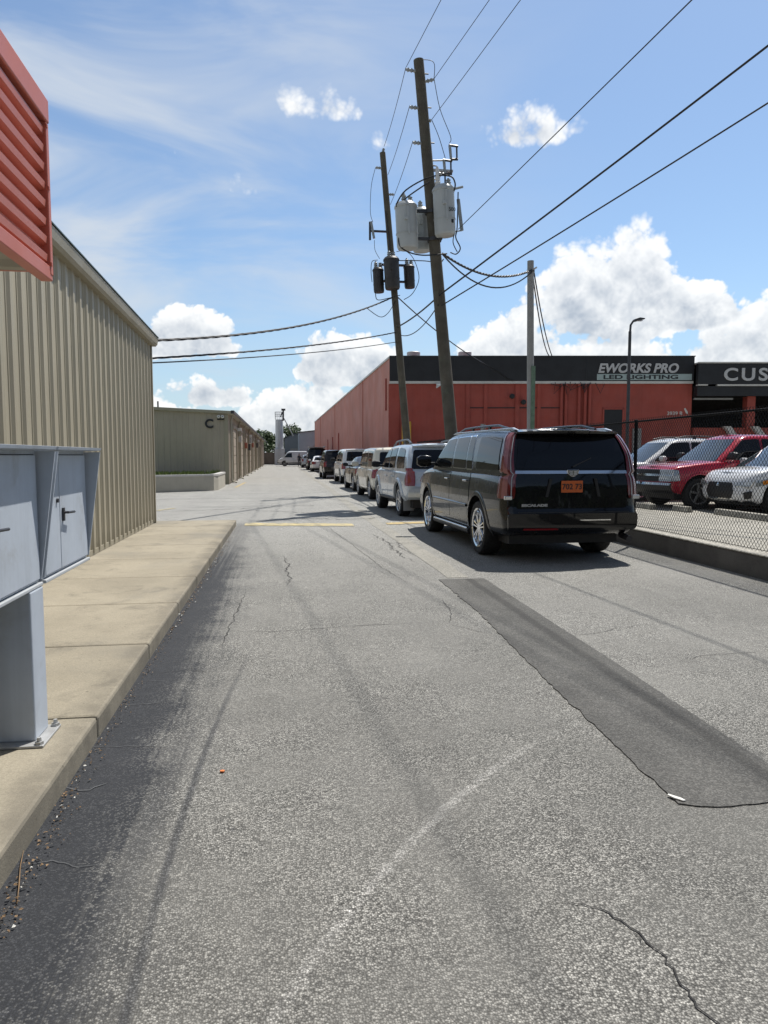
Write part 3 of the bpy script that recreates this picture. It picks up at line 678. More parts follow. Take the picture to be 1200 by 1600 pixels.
for i, (y, z, s) in enumerate(((44.6, 2.3, .35), (51.9, 2.0, .4), (57.2, 1.9, .5), (59.5, 2.5, .45), (64, 2.2, .4), (75, 2.3, .5))):
    mb = MB(); mb.box(L(X1 + .125, y - s / 2, z), L(X1 + .30, y + s / 2, z + s)); mb.build('meter_box', (M_GALV, mat('faded_red_box', (.35, .12, .08), .6), M_STEEL)[i % 3], wc, bevel=.01)
for y in (45.0, 60.0, 80.0):
    mb = MB(); mb.box(L(X1 + .02, y - .12, 3.0), L(X1 + .28, y + .12, 3.18)); mb.build('wall_lamp', M_WHITELAMP, wc, bevel=.02)
mb = MB(); mb.tube([L(-6.2, Y1 + .3, hz + .2), L(-6.2, Y1 + .3, hz + .62)], .04, 8); mb.build('vent_pipe', M_STEEL, wc)
mb = MB(); mb.tube([L(X1 + .08, 39.5, 2.2), L(X1 + .08, 39.5, 2.75), L(X1 + .08, 41, 2.75)], .03, 6); mb.build('conduit', M_TANTRIM, wc)
# low block planter wall before the end wall
pl = thing('planter_wall', 'low cream block planter wall with grass before the warehouse end', 'planter', (-3.0, 31.2, 0))
def L(x, y, z): return (x + 3.0, y - 31.2, z)
path = [(-12, 27.6), (-5.08, 29.38), (-3.25, 30.5), (-2.86, 30.85), (-2.72, 31.4), (-2.72, 35.2)]
mb = MB()
def wall_run(mb, path, th, z0, z1, fn):
    for i, (a, b) in enumerate(zip(path, path[1:])):
        A, B = Vector(a), Vector(b); n = Vector((-(B - A).y, (B - A).x)).normalized() * th
        q = [A, B, B + n, A + n]; mb.add([fn(p.x, p.y, z) for z in (z0, z1) for p in q], [(3, 2, 1, 0), (4, 5, 6, 7), (0, 1, 5, 4), (1, 2, 6, 5), (2, 3, 7, 6), (3, 0, 4, 7)])
wall_run(mb, path, .2, 0, .62, L); mb.build('block_wall', M_BLOCK, pl)
mb = MB(); wall_run(mb, [(x + .02 * (1 if i > 3 else 0), y - .02) for i, (x, y) in enumerate(path)], .24, .622, .70, L); mb.build('coping', M_WHITETRIM, pl)
mb = MB(); r = random.Random(3)
mb.prism([L(p[0], p[1] + .22, 0)[:2] for p in path[:3]] + [L(-2.95, 31.2, 0)[:2], L(-2.95, 36.8, 0)[:2], L(-12, 36.8, 0)[:2]], 0, .60)
for i in range(2600):
    x = r.uniform(-9, -3.0); y = 29.2 + (x + 5.5) * .45 + r.uniform(.35, 3.5) if x < -3.3 else r.uniform(31.5, 36)
    h = r.uniform(.12, .26); a = r.random() * 3.14; w = .03
    mb.add([L(x - w * math.cos(a), y - w * math.sin(a), .6), L(x + w * math.cos(a), y + w * math.sin(a), .6), L(x + r.gauss(0, .04), y + r.gauss(0, .04), .6 + h)], [(0, 1, 2)])
tag(mb.build('grass', M_HEDGE, pl, fix=False), kind='stuff')

# ---------------------------------------------------------------- red industrial building with black band
rb = thing('red_building', 'red windowless building with black band and lighting shop lettering', 'building', (5.62, 37, 0), math.atan2(-.1423, .9898))
# local frame: +x along the front to the right, +y into the depth, front face at y = 0
LEN, HT = 15.78, 6.62
side_end = (9.1e-0, 0)
# direction of the faded side wall in the local frame
sv = Vector((5.02 - 5.62, 109 - 37)); ca, sa = .9898, -.1423
se = (sv.x * ca + sv.y * sa, -sv.x * sa + sv.y * ca)
mb = MB(); mb.add([(0, 0, 0), (LEN, 0, 0), (LEN, 60, 0), se + (0,), (0, 0, HT - .08), (LEN, 0, HT - .08), (LEN, 60, HT - .08), se + (HT - .08,)],
                  [(0, 1, 5, 4), (1, 2, 6, 5), (2, 3, 7, 6), (4, 5, 6, 7)])
mb.build('front_wall', M_REDDARK, rb, fix=False)
dv = Vector(se).normalized(); nv = Vector((dv.y, -dv.x)) * -1
sdm = siding((0, 0, 0), (dv.x, dv.y, 0), (nv.x, nv.y, 0), Vector(se).length, 0, lambda s: HT - .06, 23.0, .16, .14, .05, False)
sw_ = sdm.build('side_wall', M_REDPALE, rb, fix=False); tag(sw_, 'faded pink side wall')
mb = MB(); p0 = nv * .06
for s0, s1, z0, z1, mm in ((0, Vector(se).length, HT - .10, HT, 0),):
    a = Vector((0, 0)) + dv * s0; b = dv * s1
    mb.add([(a.x + p0.x, a.y + p0.y, z0), (b.x + p0.x, b.y + p0.y, z0), (b.x + .3, b.y, z0), (a.x + .3, a.y, z0), (a.x + p0.x, a.y + p0.y, z1), (b.x + p0.x, b.y + p0.y, z1), (b.x + .3, b.y, z1), (a.x + .3, a.y, z1)],
           [(3, 2, 1, 0), (4, 5, 6, 7), (0, 1, 5, 4), (1, 2, 6, 5), (2, 3, 7, 6), (3, 0, 4, 7)])
mb.build('coping', M_WHITETRIM, rb)
for s0, w, z0, z1 in ((30, .5, 0, 3.6), (37, .5, 0, 3.4), (44, .5, 0, 3.3), (1.0, .18, 3.9, 5.6)):
    a = dv * s0 + nv * .07; b = dv * (s0 + w) + nv * .07
    mb = MB(); mb.add([(a.x, a.y, z0), (b.x, b.y, z0), (b.x - nv.x * .06, b.y - nv.y * .06, z0), (a.x - nv.x * .06, a.y - nv.y * .06, z0), (a.x, a.y, z1), (b.x, b.y, z1), (b.x - nv.x * .06, b.y - nv.y * .06, z1), (a.x - nv.x * .06, a.y - nv.y * .06, z1)],
                      [(3, 2, 1, 0), (4, 5, 6, 7), (0, 1, 5, 4), (1, 2, 6, 5), (2, 3, 7, 6), (3, 0, 4, 7)]); mb.build('wall_panel', M_REDDARK, rb)
for s0, w in ((-.02, .55),):
    mb = MB(); mb.box((-.06, -.06, 0), (.5, -.01, 5.2)); mb.build('corner_pilaster', M_REDDARK, rb)
mb = MB(); mb.box((-.01, -.10, 5.345), (LEN + .04, -.002, HT - .02)); mb.build('black_band', M_BLACKBAND, rb)
mb = MB(); mb.box((-.02, -.13, HT - .018), (LEN + .08, .25, HT + .03)); mb.build('parapet_cap', M_STEEL, rb)
mb = MB()
for k in (3.35, 7.3, 10.2): mb.box((k, -.112, 5.36), (k + .03, -.101, HT - .03))
mb.build('band_joint', M_DARKTXT, rb)
mb = MB(); mb.box((-.01, -.13, 5.215), (LEN, -.002, 5.343)); mb.build('white_trim', M_WHITETRIM, rb)
for a, b in ((3.98, 4.18), (4.92, 5.1), (6.55, 6.78), (7.7, 7.88)):
    mb = MB(); mb.box((a, -.07, 0), (b, -.001, 5.21)); mb.build('pilaster', M_REDDARK, rb)
for k in (8.95, 9.18, 9.86, 10.18, 10.42):
    mb = MB(); mb.tube([(k, -.12, .2), (k, -.12, 5.2)], .085, 10); mb.build('riser_pipe', M_REDDARK, rb, smooth=40)
mb = MB(); mb.box((4.2, -.025, 3.95), (8.9, -.002, 4.0)); mb.build('groove', M_BLACKBAND, rb)
mb = MB(); mb.box((11.22, -.03, 1.2), (12.16, -.004, 3.88)); dr = mb.build('door', mat('door_dark', (.008, .009, .012), .5), rb)
mb = MB(); mb.box((11.13, -.05, 1.2), (11.215, -.004, 3.97)); mb.box((12.165, -.05, 1.2), (12.25, -.004, 3.97)); mb.box((11.13, -.05, 3.885), (12.25, -.004, 3.97)); mb.build('door_frame', M_REDDARK, dr)
mb = MB(); mb.box((12.7, -.16, 1.4), (13.15, -.004, 2.9)); mb.build('meter_cabinet', M_CONDUIT, rb, bevel=.01)
fz = Vector((0, 0, 1))
text('EWORKS PRO', 'lettering', M_LETTER, rb, frame((10.80, -.125, 5.79), (1, 0, 0), fz), .64, .02, 1.03, .22, .022)
mb = MB(); mb.box((10.77, -.118, 5.40), (15.70, -.101, 5.71)); mb.build('sign_panel', M_SIGNPANEL, rb)
text('LED LIGHTING', 'lettering', M_DARKTXT, rb, frame((11.08, -.125, 5.455), (1, 0, 0), fz), .29, .006, 2.05, 0, .008)
text('3939 B', 'lettering', M_WHITETRIM, rb, frame((14.5, -.012, 3.60), (1, 0, 0), fz), .26, .006, 1.1, 0, .004)
mb = MB(); mb.prism([(15.38, 3.93), (15.45, 3.97), (15.58, 3.76), (15.60, 3.62), (15.50, 3.68), (15.44, 3.80)], -.03, -.004, 'y'); mb.build('sign_arrow', M_WHITETRIM, rb)
for x in (.94, 3.70):
    mb = MB(); mb.box((x, .9, 6.6), (x + .7, 1.6, 6.78)); mb.lathe([(.36, 0), (.36, .2), (.30, .24), (0, .24)], 18, 'z', (x + .35, 1.25, 6.80)); mb.build('roof_vent', M_GALV, rb, smooth=40)
mb = MB(); mb.box((2.42, -.30, 5.10), (2.72, -.132, 5.2)); mb.tube([(2.60, -.22, 5.12), (2.42, -.36, 5.0)], .045, 8); mb.build('security_camera', M_WHITELAMP, rb)
mb = MB(); r = random.Random(9)   # tangle of cables where the services enter
for k in range(9):
    x = 8.6 + k * .26; mb.tube([(x, -.18, 5.25 + r.uniform(-.05, .1)), (x + r.uniform(-.4, .4), -.24, 4.8 + r.uniform(-.2, .3)), (x + r.uniform(-.6, .6), -.2, 5.2)], .018, 5)
mb.build('cable_bundle', M_WIRE, rb)
mb = MB(); mb.lathe([(.0, 0), (.13, .02), (.13, .2), (0, .22)], 12, 'y', (6.35, -.36, 4.55)); mb.lathe([(.0, 0), (.13, .02), (.13, .2), (0, .22)], 12, 'y', (6.95, -.36, 4.25)); mb.build('wall_floodlight', M_PLASTIC, rb)

# neighbouring shop with the dark loading bays
cs = thing('loading_shop', 'dark shop front with CUS lettering above open loading bays', 'building', rb.location.copy(), rb.rotation_euler.z)
A0 = LEN + .06; A1 = 40
mb = MB(); mb.box((A0, -.55, 5.14), (A1, -.25, 6.20)); mb.build('black_band', M_BLACKBAND, cs)
mb = MB(); mb.box((A0, -.60, 6.203), (A1, .5, 6.27)); mb.build('white_coping', M_WHITETRIM, cs)
mb = MB(); mb.box((A0, -.58, 5.07), (A0 + .5, -.3, 5.137)); mb.box((A0 + 1.0, -.58, 5.05), (A1, -.3, 5.137)); mb.build('white_trim', M_WHITETRIM, cs)
mb = MB(); mb.box((A0, -.5, 4.55), (A1, 0, 5.045)); mb.build('lintel', M_BLACKBAND, cs)
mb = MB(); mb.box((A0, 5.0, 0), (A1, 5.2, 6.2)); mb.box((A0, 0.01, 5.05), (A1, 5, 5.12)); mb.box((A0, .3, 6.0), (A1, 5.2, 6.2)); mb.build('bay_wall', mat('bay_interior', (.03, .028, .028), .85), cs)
mb = MB(); mb.box((A0, -.2, 4.38), (A0 + 2.0, .0, 4.47)); mb.build('bay_rail', M_CONDUIT, cs)
mb = MB(); mb.box((A0, -.2, 0), (A1, 4.99, 2.93)); mb.build('dock', M_REDDARK, cs)
for x in (18.55, 23.4, 28.4, 33.4):
    mb = MB(); mb.box((x, -.28, 0), (x + .42, .2, 4.545)); mb.build('pillar', M_REDDARK, cs)
for x in (17.25, 18.70, 21.5):
    mb = MB(); mb.prism([(x, 2.99), (x + .34, 2.99), (x + 1.1, 2.02), (x + .76, 2.02)], -.62, -.30, 'y'); mb.build('stair_stringer', M_WHITETRIM, cs)
text('CUS', 'lettering', M_LETTER, cs, frame((A0 + 1.28, -.565, 5.34), (1, 0, 0), fz), .88, .03, 1.22, 0, .02, 'LEFT', 1.25)

# yellow bollards and a pipe at the red corner
for i, (x, y, h, rr) in enumerate(((6.28, 36.4, 3.0, .12), (6.58, 36.3, 2.95, .06))):
    mb = MB(); mb.lathe([(0, 0), (rr, 0), (rr, h - .08), (rr * .8, h - .02), (0, h)], 14); o = mb.build('bollard', M_BOLLARD, smooth=40, loc=(x, y, .3 - .0))
    tag(o, ('thick', 'thin')[i] + ' yellow bollard at the corner of the red building', 'bollard', 'yellow bollards at the red corner')
mb = MB(); mb.tube([(0, 0, 0), (0, 0, 2.75)], .09, 10); mb.tube([(.14, 0, 0), (.14, 0, 2.75)], .03, 8)
tag(mb.build('vent_pipe', M_CONDUIT, smooth=40, loc=(9.9, 34.5, .3)), 'grey vertical vent pipe standing before the red wall', 'pipe')

# ---------------------------------------------------------------- far end of the alley
sl = thing('silo', 'tall white silo with railing and ladder at the alley end', 'silo', (-.32, 115, 0))
mb = MB(); mb.lathe([(.64, 2.6), (.60, 7.2), (.0, 7.25)], 24); mb.build('shell', M_SILO, sl, smooth=30)
mb = MB(); mb.box((-.78, -.7, 0), (.80, .7, 2.6)); mb.build('base', M_SILO, sl, bevel=.03)
mb = MB()
for k in range(12):
    a = k * math.pi / 6; mb.tube([(.62 * math.cos(a), .62 * math.sin(a), 7.2), (.66 * math.cos(a), .66 * math.sin(a), 8.4)], .03, 5)
for z in (7.75, 8.05, 8.4): mb.tube([(.66 * math.cos(k * .2618), .66 * math.sin(k * .2618), z) for k in range(25)], .025, 5)
mb.build('railing', M_GALV, sl)
mb = MB(); mb.tube([(.62, -.5, 7.0), (.66, -.5, 8.7)], .14, 8); mb.box((.35, -.7, 8.6), (1.0, -.2, 8.9)); mb.tube([(.5, -.5, 8.3), (.2, -.5, 7.6)], .09, 8); mb.build('filter_head', M_STEEL, sl)
mb = MB(); mb.tube([(.75, -.4, 7.4), (2.2, -.2, 4.6)], .08, 8); mb.build('feed_pipe', M_GALV, sl)
mb = MB()
for z in range(28): mb.tube([(-.2, -.72, .3 + z * .25), (.1, -.72, .3 + z * .25)], .018, 4)
mb.tube([(-.2, -.72, .2), (-.2, -.72, 7.3)], .02, 4); mb.tube([(.1, -.72, .2), (.1, -.72, 7.3)], .02, 4); mb.build('ladder', M_GALV, sl)

def shed(name, label, loc, w, d, h, rise, m, panel=True):
    t = thing(name, label, 'building', loc)
    mb = MB(); mb.prism([(0, 0), (w, 0), (w, h), (w / 2, h + rise), (0, h)], 0, d, 'y'); mb.build('walls', m, t)
    mb = MB()
    for a, b in (((-.15, h - .03), (w / 2, h + rise + .02)), ((w / 2, h + rise + .02), (w + .15, h - .03))):
        mb.prism([a, b, (b[0], b[1] + .12), (a[0], a[1] + .12)], -.2, d + .2, 'y')
    mb.build('roof', M_STEEL, t)
    if panel:
        mb = MB(); mb.box((w * .28, -.06, 0), (w * .75, -.005, h * .62)); mb.build('roller_door', M_CONDUIT, t)
        mb = MB(); mb.box((.05, -.08, h * .40), (w - .05, -.01, h * .40 + .18)); mb.build('wall_rail', M_STEEL, t)
    return t
shed('shed', 'dark grey gabled metal shed behind the white silo', (.55, 122, 0), 3.4, 12, 4.4, .8, M_GREYSIDING)
shed('shed', 'pale blue-grey metal shed adjoining the far red wall', (2.75, 112.5, 0), 8, 16, 5.1, .4, mat('blue_grey_siding', (.33, .38, .43), .5, 0, .08, .4, streak=.15))
mb = MB(); mb.box((0, 0, 0), (14, .25, 1.9)); mb.prism([(0, 1.9), (14, 1.9), (14, 2.0), (0, 2.0)], -.05, .3, 'y')
tag(mb.build('boundary_wall', mat('brown_wall', (.13, .10, .08), .85, 0, .2, .8), loc=(-12.5, 121, 0)), 'low brown boundary wall under the trees at the alley end', 'wall')

def tree(loc, h, rad, seed, label, trunk_h=.35, n=2600, leaf=.26):
    r = random.Random(seed); t = thing('tree', label, 'tree', loc, 0, 'trees beyond the alley end')
    mb = MB(); mb.tube([(0, 0, 0), (r.gauss(0, .1), 0, h * .3), (r.gauss(0, .25), r.gauss(0, .2), h * .62)], [.24, .19, .08], 8)
    lumps = []
    for k in range(13):
        a = r.random() * 6.28; q = rad * math.sqrt(r.random()) * .85; z = h * r.uniform(trunk_h, .92); q *= 1 - .55 * max(0, (z / h - .6) / .4)
        lumps.append(((q * math.cos(a), q * math.sin(a), z), rad * r.uniform(.28, .5)))
        if k < 7: mb.tube([(0, 0, h * r.uniform(.25, .5)), (q * .5 * math.cos(a), q * .5 * math.sin(a), z * .85), (q * math.cos(a), q * math.sin(a), z)], [.10, .06, .02], 6)
    mb.build('trunk', M_BARK, t, smooth=50)
    mb = MB()
    for i in range(n):
        c, s = r.choice(lumps); v = Vector((r.gauss(0, 1), r.gauss(0, 1), r.gauss(0, .75))).normalized() * s * r.uniform(.35, 1.08)
        p = Vector(c) + v; u = Vector((r.gauss(0, 1), r.gauss(0, 1), r.gauss(0, 1))).normalized(); w = u.orthogonal().normalized()
        sz = leaf * r.uniform(.6, 1.3)
        mb.add([p + u * sz, p + w * sz * .55, p - u * sz, p - w * sz * .55], [(0, 1, 2, 3)])
    mb.build('crown', M_LEAF, t, fix=False)
tree((-4.2, 124, 0), 6.2, 3.0, 1, 'dark green tree left of the white silo', .12)
tree((-2.3, 128, 0), 5.6, 2.6, 2, 'smaller green tree close behind the white silo', .12)
tree((-8.5, 126, 0), 7.0, 3.4, 3, 'broad green tree behind the far tan warehouse', .15)
tree((1.8, 142, 0), 7.6, 2.8, 4, 'tree crown rising over the dark grey shed roof', .3)
tree((5.5, 146, 0), 6.6, 2.4, 5, 'tree behind the pale blue-grey shed', .3)
tree((-14, 130, 0), 7.0, 3.6, 6, 'farthest left tree beyond the alley end', .15)

mb = MB(); r = random.Random(77)     # unseen tree belt, added behind the viewpoint to darken reflections
for i in range(9000):
    x = r.uniform(-30, 45); y = -34 + r.gauss(0, 1.6); top = 9 + 2.5 * math.sin(x * .31) + 1.5 * math.sin(x * .83 + 1)
    z = top * (1 - r.random() ** 1.4 * .98); p = Vector((x, y, z)); u = Vector((r.gauss(0, 1), r.gauss(0, .6), r.gauss(0, 1))).normalized(); w = u.orthogonal().normalized(); sz = r.uniform(.35, .8)
    mb.add([p + u * sz, p + w * sz * .7, p - u * sz, p - w * sz * .7], [(0, 1, 2, 3)])
tag(mb.build('added_tree_belt', M_LEAF, fix=False), 'unseen belt of trees added behind the viewpoint to darken reflections', 'trees', kind='stuff')

# ---------------------------------------------------------------- utility poles and their equipment
def pole_axis(lo, hi):
    lo = Vector(lo); hi = Vector(hi); d = (hi - lo) / (hi.z - lo.z); b = lo - d * lo.z
    return (lambda z: b + d * z), b, d
nearP, nB, nD = pole_axis((5.21, 21.5, 1.91), (4.12, 21.5, 13.06))
farP, fB, fD = pole_axis((5.13, 29.0, 2.06), (4.11, 29.0, 13.52))

def utility_pole(label, axis, base, ztop, r0, r1, m, group):
    t = thing('utility_pole', label, 'utility pole', base, 0, group)
    n = 14
    mb = MB(); mb.tube([axis(ztop * i / n) - base for i in range(n + 1)], [lerp(r0, r1, i / n) for i in range(n + 1)], 18)
    mb.build('pole', m, t, smooth=50)
    return t
def insulator(t, base, p, d, ln=.36, m=None):
    """ribbed post insulator reaching from p along d"""
    d = Vector(d).normalized(); mb = MB(); pts = []; rs = []
    for k in range(13):
        pts.append(Vector(p) - base + d * (ln * k / 12)); rs.append(.065 if k % 3 == 1 else .038)
    mb.tube(pts, rs, 10); return mb.build('insulator', m or M_PORC, t)
np_ = utility_pole('tall leaning wooden utility pole carrying the three pale grey transformers', nearP, nB, 13.08, .205, .150, M_POLE, 'wooden utility poles')
insulator(np_, nB, nearP(12.75), (-1, -.1, .05), .42); insulator(np_, nB, nearP(12.45), (1, -.1, .25), .40)
insulator(np_, nB, nearP(11.72), (-1, -.1, .0), .40); insulator(np_, nB, nearP(10.72), (-1, -.1, .0), .40); insulator(np_, nB, nearP(11.35), (1, -.3, .1), .22)
mb = MB()
for z in (12.7, 11.75, 10.75, 10.1, 9.7): mb.tube([nearP(z) - nB + Vector((.12, -.02, 0)), nearP(z) - nB + Vector((.26, -.02, .0))], .02, 6)
mb.build('bolt', M_STEEL, np_)
mb = MB(); c0 = nearP(10.0) - nB     # bracket for the fuse cutouts
mb.box((c0.x + .13, -.06, c0.z - .06), (c0.x + .75, .02, c0.z)); mb.tube([c0 + Vector((.14, 0, -.6)), c0 + Vector((.45, 0, -.02))], .03, 6); mb.tube([c0 + Vector((.1, 0, .25)), c0 + Vector((.75, 0, .3))], .025, 6)
mb.build('crossarm_bracket', M_GALV, np_)
for k, (x, y, z) in enumerate(((5.12, 21.3, 10.42), (4.98, 21.45, 10.05), (4.84, 21.6, 9.72))):
    p = Vector((x, y, z)) - nB; mb = MB()
    mb.tube([p + Vector((-.09, 0, .21)), p + Vector((-.05, 0, -.17))], [.045, .04], 8, 0)
    mb.tube([p + Vector((.12, 0, .19)), p + Vector((.13, 0, -.16))], .026, 8, 1)
    mb.tube([p + Vector((-.12, 0, .22)), p + Vector((.16, 0, .20))], .035, 6, 1); mb.tube([p + Vector((-.06, 0, -.18)), p + Vector((.16, 0, -.17))], .035, 6, 1)
    mb.build('fuse_cutout', [M_PORC, M_STEEL], np_)
mb = MB(); p = Vector((5.22, 21.3, 8.75)) - nB   # surge arrester beside the front can
mb.tube([p + Vector((-.14, 0, .62)), p + Vector((.22, 0, .72))], .035, 6); mb.tube([p + Vector((.08, 0, .35)), p + Vector((.20, 0, -.55))], .055, 8); mb.tube([p + Vector((.20, 0, -.55)), p + Vector((-.1, 0, -.6))], .02, 6)
mb.build('surge_arrester', M_PORC, np_)

def transformer(label, loc, r, h, m, group, bush, lean=-.06, marks=False):
    t = thing('transformer', label, 'transformer', loc, 0, group); t.rotation_euler = (0, lean, 0)
    mb = MB(); mb.lathe([(0, -.02), (r * .86, -.02), (r * .93, .03), (r * .95, .06), (r * .97, h * .86), (r * 1.03, h * .87), (r * 1.03, h * .91), (r * .97, h * .93), (r * .80, h * .98), (0, h)], 28)
    mb.build('tank', m, t, smooth=35)
    mb = MB(); mb.lathe([(r * .978, h * .30), (r * 1.0, h * .30), (r * 1.0, h * .32), (r * .978, h * .32)], 28, closed=True); mb.build('band', m, t, smooth=35)
    for bx, by, bh in bush:
        mb = MB(); mb.lathe([(.085, 0), (.075, .05), (.095, .08), (.06, .12), (.085, .16), (.055, .20), (.075, .24), (.045, bh), (.03, bh + .05), (0, bh + .06)], 14, 'z', (bx, by, h * .95)); mb.build('bushing', M_PORCWHITE if bh > .3 else M_PORC, t, smooth=50)
    mb = MB(); mb.box((-r * .35, -r * 1.12, h * .55), (r * .0, -r * .9, h * .62)); mb.box((-.03, -r * 1.06, h * .25), (.03, -r * .92, h * .85)); mb.build('lug', m, t, bevel=.006)
    if marks:
        text('500', 'marking', M_DARKTXT, t, frame((.06, -r * .985, h * .42), (.96, .27, 0), (0, 0, 1)), .15, .003)
        mb = MB(); mb.box((r * .42, -r * .91, h * .19), (r * .62, -r * .80, h * .26)); mb.build('tag_plate', M_DARKTXT, t, bevel=.004)
    return t
GT = 'pale grey transformers on the near pole'
transformer('pale grey transformer hung left of the near pole', (3.80, 21.45, 7.66), .335, 1.33, M_TRANSF, GT, ((-.05, 0, .30), (.16, .1, .22)), -.05)
transformer('pale grey transformer numbered 500 at the front right of the near pole', (4.86, 21.08, 7.98), .325, 1.42, M_TRANSF, GT, ((-.16, 0, .55), (.17, .05, .24)), -.05, True)
transformer('pale grey transformer partly hidden behind the near pole', (4.36, 22.05, 7.78), .31, 1.26, M_TRANSF, GT, ((0, 0, .24),), -.05)
mb = MB()
for z, y in ((8.75, 0), (7.95, 0)):
    a = nearP(z) - nB
    mb.lathe([(.20, -.05), (.215, -.05), (.215, .05), (.20, .05)], 18, 'z', tuple(a), closed=True)
    mb.box((a.x - .52, -.10, a.z - .04), (a.x - .15, -.02, a.z + .04)); mb.box((a.x + .08, -.24, a.z - .04), (a.x + .20, -.1, a.z + .04)); mb.box((a.x - .06, .15, a.z - .04), (a.x + .06, .36, a.z + .04))
mb.build('transformer_bracket', M_STEEL, np_)

fp_ = utility_pole('thinner leaning wooden utility pole carrying the three black transformers', farP, fB, 13.5, .165, .115, M_POLE, 'wooden utility poles')
insulator(fp_, fB, farP(12.9), (-1, -.1, 0), .34); insulator(fp_, fB, farP(11.9), (1, -.1, 0), .32); insulator(fp_, fB, farP(13.45), (.2, 0, 1), .22)
mb = MB(); a = farP(10.45) - fB; mb.box((a.x - .75, -.04, a.z - .035), (a.x - .05, .04, a.z + .035)); mb.box((a.x - .82, -.05, a.z - .35), (a.x - .74, .05, a.z + .35)); mb.build('crossarm_bracket', M_STEEL, fp_)
mb = MB(); mb.tube([a + Vector((-.74, -.05, .35)), a + Vector((-.62, -.05, -.30))], .05, 8); mb.build('fuse_cutout', M_PORC, fp_)
for z in (9.15, 8.5):
    a = farP(z) - fB; mb = MB()
    mb.lathe([(.145, -.04), (.155, -.04), (.155, .04), (.145, .04)], 16, 'z', tuple(a), closed=True)
    mb.box((a.x + .12, -.06, a.z - .035), (a.x + .72, .06, a.z + .035)); mb.box((a.x - .42, -.06, a.z - .035), (a.x - .12, .06, a.z + .035)); mb.box((a.x - .06, -.24, a.z - .035), (a.x + .06, -.12, a.z + .035))
    mb.build('transformer_bracket', M_STEEL, fp_)
GD = 'black transformers on the far pole'
for lb, loc, rr, hh in (('small black transformer on the left side of the far pole', (3.97, 29.0, 8.06), .225, .96), ('large black transformer at the front of the far pole', (4.46, 28.6, 8.12), .315, 1.25), ('small black transformer on the right side of the far pole', (5.23, 29.0, 8.28), .225, .90)):
    transformer(lb, loc, rr, hh, M_TRANSFDK, GD, ((-.08, 0, .26), (.1, .03, .2)), -.05)

# square-sided grey service pole and the street lamp
sp = thing('service_pole', 'straight grey service pole before the red building with cables at its top', 'utility pole', (9.03, 25.0, 0))
mb = MB(); mb.tube([(0, 0, .3), (-.08, 0, 4.5), (-.14, 0, 8.42)], [.135, .125, .115], 16); mb.build('pole', M_POLEGREY, sp, smooth=50)
mb = MB(); mb.box((-.09, -.17, 2.2), (.05, -.11, 4.7)); mb.build('conduit_guard', mat('green_guard', (.12, .19, .13), .6, 0, .25, 5), sp)
mb = MB(); mb.box((-.26, -.06, 8.0), (.0, .06, 8.12)); mb.tube([(-.13, 0, 8.06), (.08, -.05, 8.2)], .03, 6); mb.build('cable_clamp', M_GALV, sp)
lp = thing('street_lamp', 'slim dark street lamp with a short arm before the red building', 'street lamp', (13.76, 27.0, .3))
mb = MB(); mb.tube([(0, 0, 0), (0, 0, 6.1)], [.075, .06], 12); mb.lathe([(.16, 0), (.16, .06), (.09, .1)], 12); mb.build('pole', M_STEEL, lp, smooth=50)
mb = MB(); mb.tube([(0, 0, 6.0), (.02, 0, 6.35), (.12, 0, 6.50), (.26, -.02, 6.54)], .045, 8); mb.build('arm', M_STEEL, lp, smooth=50)
mb = MB(); mb.prism([(.16, 6.50), (.40, 6.54), (.56, 6.58), (.56, 6.62), (.34, 6.64), (.16, 6.58)], -.14, .10, 'y'); hd = mb.build('lamp_head', M_STEEL, lp, bevel=.015)
mb = MB(); mb.box((.26, -.10, 6.515), (.48, .06, 6.53)); mb.build('lens', M_CLEARLENS, hd)

# overhead lines
def wire(name, label, pts, sag, r, cat='cable', group='overhead lines', n=14, twist=False):
    P = []
    for (a, b), sg in zip(zip(pts, pts[1:]), sag if isinstance(sag, (list, tuple)) else [sag] * (len(pts) - 1)):
        a = Vector(a); b = Vector(b)
        for i in range(n): u = i / n; P.append(a.lerp(b, u) - Vector((0, 0, 4 * sg * u * (1 - u))))
    P.append(Vector(pts[-1]))
    mb = MB()
    o = P[0].copy()
    if twist:
        for ph in (0, 2.1, 4.2):
            Q = []
            L_ = 0
            for i in range((len(P) - 1) * 4 + 1):
                k, u = divmod(i, 4); p = P[k].lerp(P[min(k + 1, len(P) - 1)], u / 4); L_ = i * .9
                Q.append(p - o + Vector((math.cos(L_ + ph), math.cos(L_ + ph) * .5, math.sin(L_ + ph))) * r * .8)
            mb.tube(Q, r * .75, 5)
    else: mb.tube([p - o for p in P], r, 6)
    return tag(mb.build(name, M_WIRE, smooth=60, loc=o), label, cat, group)
i1 = nearP(12.77) + Vector((-.42, -.04, .04)); i2 = nearP(12.45) + Vector((.40, -.04, .12)); i3 = nearP(11.72) + Vector((-.4, -.04, .04)); i4 = nearP(11.36) + Vector((.22, -.07, .03)); i5 = nearP(10.72) + Vector((-.4, -.04, .04))
f1 = farP(13.5) + Vector((.06, 0, .24)); f2 = farP(12.64) + Vector((.13, -.05, 0)); f3 = farP(11.5) + Vector((.13, -.05, 0))
wire('power_line', 'leftmost thin line running up from the near pole top', [i1, (8.2, -25, 13.2)], .3, .0085)
wire('power_line', 'middle thin line running up from the near pole top', [i2, (11.1, -25, 13.0)], .3, .0085)
wire('power_line', 'rightmost of the three thin lines leaving the near pole top', [i4, (10.4, -25, 12.0)], .3, .0085)
wire('power_line', 'thin line between both pole tops, leftmost', [i1, f1], .12, .009)
wire('power_line', 'thin line between the poles from the second insulator', [i3, f2], .1, .009)
wire('power_line', 'thin line between the poles from the lowest insulator', [i5, f3], .1, .009)
